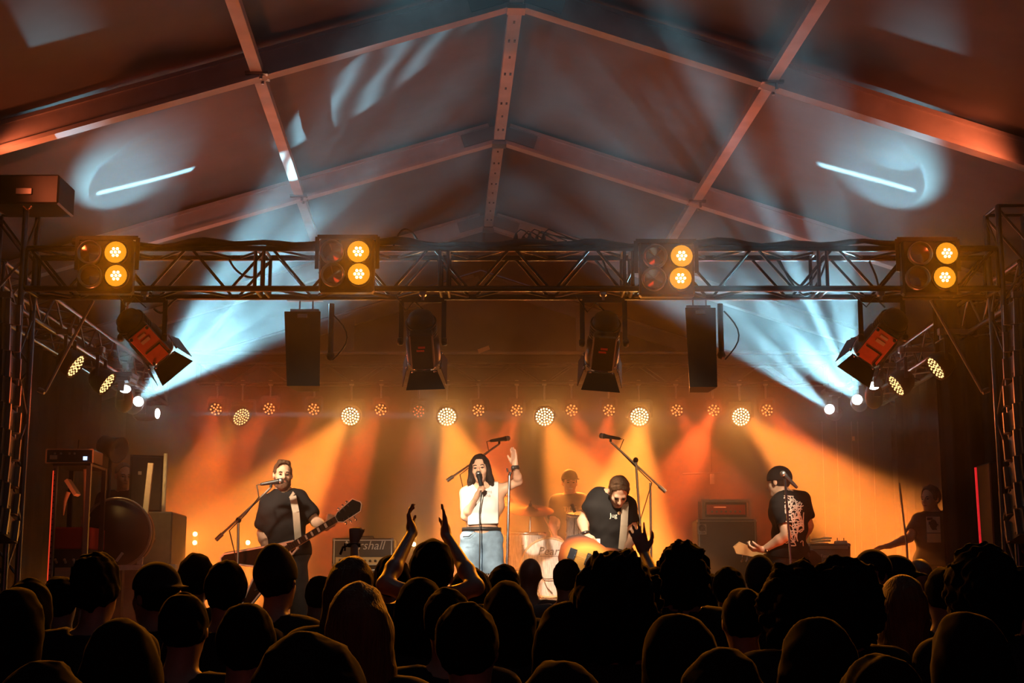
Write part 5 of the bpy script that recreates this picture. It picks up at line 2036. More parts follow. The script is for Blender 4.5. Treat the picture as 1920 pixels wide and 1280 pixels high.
straight_stand(948, 11.9, P(955, 892, 11.9), 'empty straight stand right beside the singer', tilt=-2)
straight_stand(1490, 12.0, P(1472, 898, 12.0), 'chrome straight stand before the capped guitarist', False, tilt=2)
q = P(1468, 888, 12.0)
cable_mic(q, V((-.6, -.2, .55)), 'microphone on the chrome stand before the capped guitarist')
straight_stand(1222, 13.4, P(1219, 905, 13.4), 'thin stand behind the tall boom stand', False)

# ------------------------------------------------------------------ drum kit on its riser
t = thing('drum_riser', 'low black riser under the drum kit', 'platform', (P(1040, 1100, 15.4).x, 15.5, ZS))
m = MB(); m.box((0, 0, ZR - ZS - .04), (2.3, 2.0, .08), bev=.005); m.build('riser_top', 'deck', t)
m = MB(); m.box((0, -.98, (ZR - ZS) / 2 - .04), (2.26, .02, ZR - ZS - .09)); m.build('riser_skirt', 'drape', t)
for x in (-1.05, 1.05):
    for y in (-.9, .9):
        m = MB(); m.tube([(x, y, 0), (x, y, ZR - ZS - .08)], .025, 8); m.build('leg', 'steel', t)
M.update(drumhead=mat('white_drumhead', (.78, .70, .58), .5, noise=.04), pearl=mat('grey_pearl_wrap', (.55, .52, .50), .3, noise=.35, nscale=14, stretch=(6, 6, 1)),
         hoop=mat('gold_brown_hoop', (.75, .55, .30), .3), bronze=mat('bronze_cymbal', (.75, .50, .22), .25, .9, noise=.1, nscale=30, bump=.15, bscale=90),
         scrub=mat('script_black', (.05, .035, .03), .5), goldplate=mat('gold_panel', (.75, .50, .22), .4))


def drum(name, label, c, R, dpt, ax, lugs=8, head=True, parent=None, hoopmt='chrome', rim=.012):
    t = thing(name, label, 'drum', c, group='drum kit')
    x, y, d = frame_of(ax)
    m = MB(); m.lathe([(R, -dpt / 2), (R, dpt / 2)], (0, 0, 0), d, 36); m.build('shell', 'pearl', t)
    for s_ in (-1, 1):
        m = MB(); m.lathe([(.001, s_ * (dpt / 2 - .004)), (R * .97, s_ * (dpt / 2 - .002)), (R * .985, s_ * (dpt / 2 - .008))], (0, 0, 0), d, 36); m.build('drumhead', 'drumhead', t)
        m = MB(); m.lathe([(R, s_ * dpt / 2 - .02), (R + rim, s_ * dpt / 2 - .02), (R + rim, s_ * dpt / 2 + .012), (R * .985, s_ * dpt / 2 + .012), (R * .985, s_ * dpt / 2 - .004)], (0, 0, 0), d, 36); m.build('hoop', hoopmt, t)
    for k in range(lugs):
        a = 6.283 * k / lugs + .2
        p = x * math.cos(a) * (R + .012) + y * math.sin(a) * (R + .012)
        m = MB(); m.tube([p - d * (dpt / 2 + .005), p + d * (dpt / 2 + .005)], .004, 6); m.ball(p - d * .06, .013, 8); m.ball(p + d * .06, .013, 8); m.build('tension_rod', 'chrome', t)
    return t


kc = P(1030, 1071, 15.05)
R = 52 / 2800 * 15.4
kc.z = ZR + R + .02
kd = drum('bass_drum', 'bass drum with cream front head facing the crowd', kc + V((0, .22, 0)), R, .42, (0, -1, 0), 8, hoopmt='hoop', rim=.014)
sc_ = front_print(kd, 'drumhead_script', ['Pearl'], .115, (0, -.22, .125), mt='scrub', sp=1)[0]
sc_.data.transform(Matrix(((1, .25, 0, 0), (0, 1, 0, 0), (0, 0, 1, 0), (0, 0, 0, 1))))
m = MB(); m.box((0, -.222, .112), (.19, .004, .005)); m.build('script_underline', 'scrub', kd)
front_print(kd, 'small_print', ['Remo'], .03, (.12, -.222, -.19), mt='scrub')
for s_ in (-1, 1):
    m = MB(); m.tube([V((s_ * R, -.05, -.05)), V((s_ * (R + .12), -.22, -R))], .008, 6); m.build('spur', 'chrome', kd)
for i, pts in enumerate(([(1008, 1078), (1022, 1085), (1045, 1085), (1066, 1070)], [(1016, 1080), (1026, 1102), (1036, 1112)], [(1000, 1095), (1012, 1090), (1008, 1108), (998, 1114)])):
    m = MB(); m.tube([P(x, y, 14.95) for x, y in pts], .006, 6)
    tag(m.build('drum_cable', 'cable'), ['cable crossing the lower bass drum head', 'cable hanging down across the bass drum head', 'cable curling at the left foot of the bass drum'][i], 'cable')
cc = P(1089, 985, 15.0)
tm_ = drum('tom_drum', 'small pearl tom drum mounted over the bass drum', cc, .14, .24, (0, -.25, 1), 6)
m = MB(); m.tube([(-.0, .0, -.12), (-.08, .08, -.34)], .014, 8); m.build('tom_arm', 'chrome', tm_)
m = MB(); m.tube([P(1078, 960, 14.85), P(1072, 945, 14.85)], .016, 10); 
tag(m.build('clip_microphone', 'black'), 'black clip microphone on the rim of the small tom', 'microphone')
m = MB(); m.tube([P(1078, 962, 14.85), P(1076, 1000, 14.86), P(1080, 1020, 14.9)], .004, 6); tag(m.build('clip_cable', 'cable'), 'thin cable of the clip microphone running down the tom', 'cable')
fl = P(987, 1032, 15.3)
ft = drum('floor_tom', 'large pale floor tom left of the bass drum', V((fl.x, 15.3, P(987, 1034, 15.3).z)), .20, .36, (0, 0, 1), 8)
for k in range(3):
    a = k * 2.094 + .3
    m = MB(); m.tube([(.215 * math.cos(a), .215 * math.sin(a), .05), (.215 * math.cos(a), .215 * math.sin(a), ZR - ft.location.z + .01)], .008, 6); m.build('leg', 'chrome', ft)


def cymbal(c, R, tilt, label, stand=True, rx=0.25):
    t = thing('cymbal', label, 'cymbal', c, group='cymbals', rot=(rx, tilt, 0))
    m = MB(); m.lathe([(R, -.012), (R * .6, .004), (R * .22, .012), (R * .18, .022), (R * .10, .034), (.006, .036)], (0, 0, 0), (0, 0, 1), 40)
    m.lathe([(R, -.013), (R * .6, .002), (R * .22, .010), (.006, .030)], (0, 0, 0), (0, 0, 1), 40); m.build('plate', 'bronze', t)
    m = MB(); m.lathe([(.012, .03), (.018, .036), (.018, .055), (.006, .062), (.006, .09), (.001, .09)], (0, 0, 0), (0, 0, 1), 10); m.build('felt_and_nut', 'black', t)
    if stand:
        s = thing('cymbal_stand', 'chrome stand holding the ' + label, 'stand', (c.x, c.y + .02, ZR), group='cymbal stands')
        m = MB(); m.tube([(0, 0, .05), (0, 0, (c.z - ZR) * .6)], .013, 8); m.tube([(0, 0, (c.z - ZR) * .55), (0, 0, c.z - ZR)], .009, 8); m.build('pole', 'chrome', s)
        for k in range(3):
            a = k * 2.094 + .9
            m = MB(); m.tube([(0, 0, .28), (.26 * math.cos(a), .26 * math.sin(a), .01)], .008, 6); m.build('leg', 'chrome', s)
        m = MB(); m.ball((0, 0, (c.z - ZR) * .57), .022, 8); m.ball((0, 0, (c.z - ZR) - .05), .018, 8); m.build('wing_nut', 'chrome', s)
    return t


cymbal(P(994, 954, 15.1), .24, 0.05, 'bright ride cymbal right of the singer', rx=.32)
cymbal(P(955, 938, 15.9), .22, 0.25, 'dim crash cymbal just behind the raised arm of the singer', rx=.30)
cymbal(P(1128, 936, 16.0), .20, -.15, 'far crash cymbal behind the bent guitarist', rx=.25)
t = thing('drum_stool', 'round black stool under the drummer', 'stool', (td.location.x, YD + .05, ZR))
zz = td.location.z + 0
zs_ = P(1067, 1015, YD).z - ZR - .14
m = MB(); m.lathe([(.001, zs_ + .0), (.16, zs_ - .005), (.17, zs_ - .03), (.16, zs_ - .07), (.02, zs_ - .075)], (0, 0, 0), (0, 0, 1), 24); m.build('seat', 'black', t)
m = MB(); m.tube([(0, 0, .08), (0, 0, zs_ - .06)], .016, 8); m.build('post', 'chrome', t)
for k in range(3):
    a = k * 2.094
    m = MB(); m.tube([(0, 0, .25), (.25 * math.cos(a), .25 * math.sin(a), .01)], .010, 6); m.build('leg', 'chrome', t)


# ------------------------------------------------------------------ amplifiers
def amp_box(t, w, d, h, body='tolex', trim=None, z0=0.0, corner=True):
    m = MB(); m.box((0, 0, z0 + h / 2), (w, d, h), bev=.012); m.build('cabinet', body, t)
    if trim:
        m = MB()
        y = -d / 2 - .004
        for (x0, z_0, x1, z_1) in ((-1, 0, 1, 0), (1, 0, 1, 1), (1, 1, -1, 1), (-1, 1, -1, 0)):
            m.bar((x0 * (w / 2 - .02), y, z0 + .02 + z_0 * (h - .04)), (x1 * (w / 2 - .02), y, z0 + .02 + z_1 * (h - .04)), .010, .010, (0, 1, 0))
        m.build('piping', trim, t)
    if corner:
        for sx in (-1, 1):
            for zz_ in (.0, 1):
                m = MB(); m.box((sx * (w / 2 - .014), -d / 2 + .012, z0 + .014 + zz_ * (h - .028)), (.034, .034, .034), bev=.01); m.build('corner', 'steel', t)


# left white-lettered valve head on its cabinet
Yk = 14.6
a, b = P(627, 1014, Yk), P(741, 1014, Yk)
wd = b.x - a.x
zt = P(684, 1010, Yk).z
hh = .27
cx_ = (a.x + b.x) / 2
cab = thing('speaker_cabinet', 'guitar speaker cabinet under the white-lettered amp head', 'speaker', (cx_, Yk, ZS))
amp_box(cab, wd, .36, zt - hh - ZS - .012, 'tolex', 'whitegloss')
m = MB(); m.box((0, -.185, (zt - hh - ZS) / 2), (wd - .08, .012, zt - hh - ZS - .1)); m.build('grille', 'grille', cab)
hd = thing('amp_head', 'guitar amplifier head with white script and gold control panel', 'amplifier', (cx_, Yk - .02, zt - hh))
amp_box(hd, wd, .30, hh, 'tolex', 'whitegloss')
m = MB(); m.box((0, -.153, hh * .66), (wd - .08, .010, hh * .46)); gr = m.build('front_grille', 'tolex', hd)
m = MB(); m.box((0, -.154, hh * .20), (wd - .07, .012, hh * .26)); pn = m.build('control_panel', 'goldplate', hd)
m = MB()
for i in range(8):
    m.lathe([(.013, 0), (.011, .018), (.001, .018)], (-wd * .22 + i * wd * .085, -.16, hh * .2), (0, -1, 0), 10)
tag(m.build('control_knob', 'black', pn), kind='stuff')
m = MB(); m.box((-wd * .36, -.162, hh * .2), (.03, .01, .03)); m.box((-wd * .29, -.162, hh * .2), (.03, .01, .03)); tag(m.build('switch', 'black', pn), kind='stuff')
for o in front_print(hd, 'amp_script', ['Marshall'], .118, (.005, -.162, hh * .60), mt='whitegloss'):
    o.data.transform(Matrix(((1, .28, 0, 0), (0, 1, 0, 0), (0, 0, 1, 0), (0, 0, 0, 1))))
m = MB(); m.tube([(-wd * .15, 0, hh), (-wd * .14, 0, hh + .02), (wd * .14, 0, hh + .02), (wd * .15, 0, hh)], .010, 6); m.build('carry_handle', 'black', hd)
# bass stack
Yk = 15.0
a, b = P(1302, 978, Yk), P(1413, 978, Yk)
cx_, wd = (a.x + b.x) / 2, b.x - a.x
zt = P(1357, 975, Yk).z
bc_ = thing('speaker_cabinet', 'tall bass speaker cabinet with pale corner badge at the right', 'speaker', (cx_, Yk, ZS))
amp_box(bc_, wd, .40, zt - ZS, 'tolex', 'steel')
m = MB(); m.box((0, -.205, (zt - ZS) / 2), (wd - .07, .012, zt - ZS - .08)); m.build('grille', 'grille', bc_)
p = P(1316, 992, Yk - .2)
m = MB(); m.box((p.x - cx_, -.216, p.z - ZS), (.085, .006, .10)); bg = m.build('badge', 'steel', bc_)
m = MB()
for rr in (.034, .020):
    m.lathe([(rr, 0), (rr, .004), (rr - .007, .004), (rr - .007, 0)], (p.x - cx_, -.219, p.z - ZS + .012), (0, -1, 0), 24)
m.tube([(p.x - cx_ + .02, -.222, p.z - ZS + .012), (p.x - cx_ + .034, -.222, p.z - ZS - .022)], .004, 6)
m.build('badge_ring', 'black', bg)
m = MB(); m.box((p.x - cx_, -.221, p.z - ZS - .036), (.06, .003, .008)); m.build('badge_line', 'black', bg)
a, b = P(1315, 975, Yk), P(1402, 975, Yk)
w2 = b.x - a.x
h2 = P(1357, 938, Yk).z - zt
ah = thing('amp_head', 'bass amplifier head in an open rack frame on the tall cabinet', 'amplifier', ((a.x + b.x) / 2, Yk, zt))
m = MB(); m.box((0, .02, h2 / 2), (w2 - .05, .26, h2 - .05), bev=.005); m.build('chassis', 'tolex', ah)
m = MB()
for sx in (-1, 1):
    for y in (-.16, .16):
        m.bar((sx * w2 / 2, y, 0), (sx * w2 / 2, y, h2), .022, .022, (0, 1, 0))
for zz_ in (.011, h2 - .011):
    for y in (-.16, .16):
        m.bar((-w2 / 2, y, zz_), (w2 / 2, y, zz_), .022, .022, (0, 0, 1))
m.build('rack_frame', 'steel', ah)
m = MB(); m.box((0, -.115, h2 * .5), (w2 - .08, .01, h2 * .5)); fp = m.build('front_panel', 'dkred', ah)
m = MB()
for i in range(7):
    m.lathe([(.010, 0), (.008, .016), (.001, .016)], (-w2 * .3 + i * w2 * .1, -.12, h2 * .4), (0, -1, 0), 8)
tag(m.build('control_knob', 'steel', fp), kind='stuff')
m = MB(); m.box((-.06, -.121, h2 * .62), (.12, .003, .008)); m.build('light_strip', 'lamp_reddim', fp)
# keyboard case at the right with bits on it
Yk = 14.2
a, b = P(1508, 1022, Yk), P(1588, 1022, Yk)
cx_, wd = (a.x + b.x) / 2, b.x - a.x
zt = P(1548, 1020, Yk).z
kc_ = thing('combo_amplifier', 'brown combo amplifier with small gear on top at the right', 'amplifier', (cx_, Yk, ZS))
amp_box(kc_, wd, .3, zt - ZS, 'tolex', None)
m = MB(); m.box((0, -.155, (zt - ZS) * .45), (wd - .05, .01, (zt - ZS) * .7)); m.build('grille', 'grille', kc_)
m = MB(); m.box((0, -.156, (zt - ZS) - .035), (wd - .05, .012, .03)); m.build('control_strip', 'steel', kc_)
front_print(kc_, 'amp_lettering', ['Fender'], .045, (-.02, -.165, (zt - ZS) - .13), mt='greyprint')
p = P(1576, 1014, Yk)
g_ = thing('pedal', 'white effects pedal with two switches on the brown amplifier', 'pedal', (p.x, Yk, zt))
m = MB(); m.box((0, 0, .016), (.11, .08, .032), bev=.005); m.build('pedal_case', 'whitegloss', g_)
for x in (-.03, .03):
    m = MB(); m.tube([(x, 0, .03), (x, 0, .06)], .006, 6); m.build('foot_switch', 'chrome', g_)
p = P(1536, 1016, Yk)
g_ = thing('cable_coil', 'pale coil of cable lying on the brown amplifier', 'cable', (p.x, Yk, zt))
m = MB(); m.tube([(.09 * math.cos(q) + .01 * q * .2, .05 * math.sin(q), .008 + .004 * q) for q in np.linspace(0, 14, 40)], .007, 6); m.build('loop', 'cream', g_)
p = P(1512, 1010, Yk)
g_ = thing('drink_can', 'small pale drink can on the brown amplifier beside the capped guitarist', 'can', (p.x, Yk, zt))
m = MB(); m.lathe([(.026, 0), (.033, .008), (.033, .105), (.027, .118), (.001, .118)], (0, 0, 0), (0, 0, 1), 16); m.build('can_body', 'sticker', g_)
# slim tag hanging on the backdrop
t = thing('hanging_tag', 'small pale tag on a thin bar hanging before the backdrop at the right', 'tag', P(1335, 887, 16.75))
m = MB(); m.box((0, 0, -.06), (.05, .004, .12)); m.build('paper_tag', 'gaffer', t)
m = MB(); m.tube([P(1280, 888, 16.75), P(1356, 886, 16.75)], .008, 6); m.build('hanging_bar', 'steel', t, True)
m = MB(); m.tube([(0, 0, 0), (0, -.03, 4.28 - t.location.z)], .003, 4); m.build('cord', 'cable', t)
m = MB(); p = P(907, 655, 17.35); m.box(p, (.14, .004, .05), T=Matrix.Translation(p) @ Matrix.Rotation(-.35, 4, 'Y') @ Matrix.Translation(-p)); tag(m.build('paper_strip', 'sticker'), 'tilted orange strip stuck high on the backdrop', 'sign')

# ------------------------------------------------------------------ floor lamp bars
for px, ys, lab in ((366, (1001, 1017), 'two-lamp amber bar left of the boom stand'), (465, (1017, 1053), 'two-lamp amber bar behind the left guitarist'),
                    (568, (1078, 1092), 'low amber lamp bar right of the left guitarist'), (776, (1003, 1020), 'amber lamp bar between the clapping hands'),
                    (987, (1003,), 'single amber lamp behind the floor tom'), (1091, (1072,), 'low amber lamp by the bass guitar')):
    Y = 16.6 if ys[0] < 1050 else 13.4
    top = P(px, ys[0] - 6, Y)
    t = thing('lamp_bar', lab, 'stage light', (top.x, Y, ZS), group='small amber lamp bars at the rear')
    m = MB(); m.box((0, .03, (top.z - ZS) / 2), (.05, .04, top.z - ZS), bev=.006); m.build('bar_body', 'black', t)
    m = MB(); m.box((0, .03, .01), (.2, .2, .02), bev=.004); m.build('foot', 'black', t)
    for y in ys:
        z = P(px, y, Y).z - ZS
        m = MB(); m.ball((0, 0, z), (.026, .014, .026), 12); m.build('lamp', 'lamp_hot', t)
        spot('lamp_bar_light', V((top.x, Y - .05, z + ZS)), CAM + V((0, 0, -.5)), 16, (1, .38, .04), 50, 1.0, .02)

# ------------------------------------------------------------------ left wing: racks, speaker, stands
Yw = 12.2
c = P(134, 856, Yw)
t = thing('wireless_rack', 'thin lit rack unit with a small blue display on top of the left rack', 'rack unit', c)
w_ = P(178, 850, Yw).x - P(91, 850, Yw).x
m = MB(); m.box((0, .1, 0), (w_, .3, .11), bev=.006); m.build('rack_case', 'black', t)
m = MB()
for z in (-.055, .055):
    m.bar((-w_ / 2, -.055, z), (w_ / 2, -.055, z), .010, .010, (0, 1, 0))
for x in (-w_ / 2, w_ / 2):
    m.bar((x, -.055, -.055), (x, -.055, .055), .010, .010, (0, 1, 0))
m.build('edge_rail', 'sticker', t)
m = MB(); m.box((w_ * .34, -.058, -.018), (.032, .006, .03)); m.build('display', mat('blue_display', (.02, .02, .03), .3, emis=(.55, .7, 1), estr=1.6), t)
m = MB(); m.box((-w_ * .34, -.058, -.01), (.06, .006, .035)); m.build('label', 'sticker', t)
for x in (-.12, -.07, .0, .04):
    m = MB(); m.lathe([(.010, 0), (.008, .014), (.001, .014)], (x, -.055, .02), (0, -1, 0), 8); m.build('control_knob', 'steel', t)
m = MB(); m.tube([(0.02, .1, .05), (0.025, .1, .15)], .004, 6); m.build('aerial', 'black', t)
t = thing('equipment_rack', 'tall open metal rack with red edge at the left wing', 'rack', V((P(135, 1000, Yw + .1).x, Yw + .1, ZS)))
zt = c.z - .065 - ZS
x0, x1 = P(105, 1000, Yw).x - t.location.x, P(168, 1000, Yw).x - t.location.x
for x in (x0, x1):
    for y in (-.2, .25):
        m = MB(); m.bar((x, y, 0), (x, y, zt), .035, .035, (0, 1, 0)); m.build('upright', 'steel' if y < 0 else 'black', t)
for z in (.1, .5, zt - .01):
    m = MB(); m.box(((x0 + x1) / 2, .02, z), (x1 - x0 + .03, .5, .02)); m.build('shelf', 'black', t)
m = MB()
for i in range(24):
    m.box((x0, -.219, zt * (.35 + .027 * i)), (.010, .003, .012))
tag(m.build('rack_hole', 'black', t), kind='stuff')
m = MB(); m.bar((x0 - .012, -.222, .05), (x0 - .012, -.222, zt - .06), .006, .006, (0, 1, 0)); tag(m.build('led_edge', mat('red_edge', (.6, .05, .02), .4, emis=(1, .06, .02), estr=.8), t), 'red glowing edge')
# amps on the rack's low shelf (mixer box with coils, cup)
Yv = 12.6
c = P(150, 995, Yv)
t = thing('flight_case', 'reddish lidded case in the left wing with a cup on top', 'case', V((c.x, Yv, ZS)))
zt = P(150, 988, Yv).z - ZS
m = MB(); m.box((0, 0, (zt - .18) / 2), (.30, .4, zt - .19), bev=.01); m.build('case_body', 'tolex', t)
m = MB(); m.box((0, 0, zt - .10), (.31, .41, .18), bev=.01); m.build('lid', 'dkred', t)
for i in range(4):
    m = MB(); m.lathe([(.012, 0), (.009, .03), (.012, .045), (.001, .045)], (-.12 + i * .075, -.21, zt - .30), (0, -1, .6), 8); m.build('latch', 'sticker', t)
m = MB(); m.box((0, -.212, zt - .40), (.26, .01, .12), bev=.003); m.build('meter_panel', 'sticker', t)
cp = P(166, 978, Yv)
t = thing('paper_cup', 'pale cup standing on the reddish case', 'cup', V((cp.x, Yv - .1, ZS + zt - .01)))
m = MB(); m.lathe([(.032, 0), (.04, .09), (.037, .09), (.03, .006), (.001, .006)], (0, 0, 0), (0, 0, 1), 16); m.build('cup_body', 'sticker', t)
m = MB()
a, b = P(127, 900, 12.1), P(145, 928, 12.1)
m.bar(a, b, .03, .12, (0, 1, 0)); tag(m.build('music_tablet', 'sticker'), 'tilted pale-edged tablet beside the left rack', 'tablet')
m = MB(); m.tube([P(128, 922, 12.1), P(122, 940, 12.1), P(119, 966, 12.1)], [.02, .014, .004], 8); tag(m.build('cloth_strip', 'sticker'), 'pale curved strip hanging under the tablet', 'strip')
m = MB(); m.tube([P(160, 870, 12.4), P(160, 960, 12.4), V((P(160, 960, 12.4).x, 12.4, ZS))], .018, 8); tag(m.build('stand_pole', 'sticker'), 'pale vertical pole inside the left wing', 'pole')
# tall PA speaker on a sub
Yp = 13.6
a, b = P(236, 858, Yp), P(306, 858, Yp)
zt, zb = P(270, 857, Yp).z, P(270, 962, Yp).z
t = thing('monitor_speaker', 'tall black speaker standing on the wide sub at the left', 'speaker', ((a.x + b.x) / 2, Yp, zb), rz=.35)
wd = (b.x - a.x) * .86
m = MB(); m.prism([(-wd / 2, -.2), (wd / 2, -.2), (wd / 2 * .7, .2), (-wd / 2 * .7, .2)], 0, zt - zb); m.build('cabinet', 'tolex', t)
m = MB(); m.box((0, -.205, (zt - zb) / 2), (wd - .03, .012, zt - zb - .03), bev=.004); m.build('grille', 'grille', t)
m = MB(); m.box((-wd * .2, -.213, (zt - zb) * .68), (.03, .004, .03)); m.build('badge', 'gaffer', t)
m = MB(); m.box((wd * .46, -.02, (zt - zb) / 2), (.02, .04, .12), bev=.008); m.build('side_handle', 'steel', t)
a, b = P(222, 970, Yp), P(335, 970, Yp)
t = thing('sub_speaker', 'wide sub speaker with hexagonal handle recess at the left', 'speaker', ((a.x + b.x) / 2, Yp + .05, ZS))
wd = b.x - a.x
m = MB(); m.box((0, 0, (zb - ZS) / 2), (wd, .6, zb - ZS), bev=.012); m.build('cabinet', mat('grey_sub', (.10, .085, .08), .6, noise=.15), t)
hc = P(268, 1010, Yp - .25)
hx = [(.10 * math.cos(k * 1.0472), .075 * math.sin(k * 1.0472)) for k in range(6)]
m = MB(); m.prism(hx, 0, .006, T=Matrix.Translation((hc.x - t.location.x, -.302, hc.z - ZS)) @ Matrix.Rotation(math.pi / 2, 4, 'X')); m.build('handle_recess', 'black', t)
m = MB(); pts = [V((hc.x - t.location.x + x * 1.08, -.308, hc.z - ZS + y * 1.08)) for x, y in hx]; pts.append(pts[0])
for p, q in zip(pts, pts[1:]):
    m.tube([p, q], .006, 6)
m.build('handle_rim', 'steel', t)
m = MB(); m.bar(P(283, 868, 12.9), P(262, 1058, 12.9), .045, .03, (0, 1, 0)); tag(m.build('leaning_tube', 'gaffer'), 'pale tube leaning before the tall left speaker', 'tube')
m = MB(); m.tube([P(311, 850, 14.2), V((P(311, 850, 14.2).x, 14.2, ZS))], .02, 8); tag(m.build('light_stand', 'gaffer'), 'pale upright pole right of the tall left speaker', 'pole')
m = MB(); m.bar(P(218, 1064, 12.7), P(330, 1062, 12.7), .08, .04); tag(m.build('rail_edge', 'gaffer'), 'pale worn edge rail along the foot of the left sub', 'rail')
m = MB(); m.bar(P(218, 1052, 12.75), P(230, 1036, 12.75), .02, .02); tag(m.build('tape_strip', 'gaffer'), 'short pale slanted strip below the cable loop', 'strip')
# big round drum case behind
cc = P(224, 1000, 12.9)
t = thing('cable_drum', 'large dark round cable drum standing in the left wing', 'cable drum', cc)
m = MB(); m.lathe([(.001, -.10), (.26, -.10), (.29, -.09), (.29, .09), (.001, .1)], (0, 0, 0), (.1, -1, 0), 36); m.build('flange', 'black', t)
m = MB(); m.tube([(.295 * math.cos(q), -.11, .295 * math.sin(q)) for q in np.linspace(0, 6.283, 40)], .012, 6); m.build('rim', 'steel', t)
m = MB(); m.bar(V((0, .0, -.28)), V((0, 0, ZS - cc.z)), .1, .08, (0, 1, 0)); m.build('stand', 'black', t)
m = MB(); m.tube([P(206, 838, 13.0), P(230, 838, 13.0)], .06, 10)
# black hooded spot by the left curtain
t = thing('followspot', 'dark round lamp head above the man in the left wing', 'stage light', P(208, 838, 13.2))
m = MB(); m.lathe([(.001, -.12), (.08, -.1), (.10, .04), (.12, .10), (.11, .10), (.001, .05)], (0, 0, 0), (.8, -.4, -.3), 20); m.build('lamp_body', 'black', t)
m = MB(); m.tube([(0, 0, -.08), (0, 0, ZS - P(208, 838, 13.2).z)], .016, 8); m.build('pole', 'black', t)
# right wing: red tube, thin poles
Yq = 12.0
m = MB(); q1, q2 = P(1829, 876, Yq), P(1842, 1075, Yq); m.bar(q1, q2, .013, .02, (0, 1, 0)); m.bar(q2, V((q2.x + .02, q2.y, 0)), .02, .02, (0, 1, 0))
tag(m.build('red_tube', mat('red_tube', (.5, .02, .02), .4, emis=(1, .02, .03), estr=.6)), 'glowing red vertical tube right of the folded curtain', 'light tube')
m = MB(); q1 = P(1862, 870, Yq + .2); m.box((q1.x + .02, q1.y, q1.z / 2), (.22, .36, q1.z), bev=.01)
tag(m.build('dark_case', 'black'), 'tall black case right of the red tube', 'case')
m = MB(); m.tube([P(1686, 905, 14.0), P(1700, 1020, 14.0), V((P(1706, 1100, 14).x, 14.0, ZS))], .010, 6); tag(m.build('thin_pole', 'steel'), 'thin greenish pole left of the man in the right wing', 'pole')
for i, px in enumerate((1545, 1572, 1600, 1612, 1640)):
    m = MB(); m.tube([P(px - 4, 790, 16.9), P(px + 4, 1040, 16.9)], .005, 5)
    tag(m.build('hanging_line', 'steel'), '%s of the thin hanging lines at the right rear' % ('leftmost', 'second', 'middle', 'fourth', 'rightmost')[i], 'line', 'hanging lines at the right rear')
m = MB(); m.box(P(1600, 822, 16.85), (.03, .01, .05)); tag(m.build('line_tag', 'sticker'), 'small lit tag on a hanging line at the right rear', 'tag')


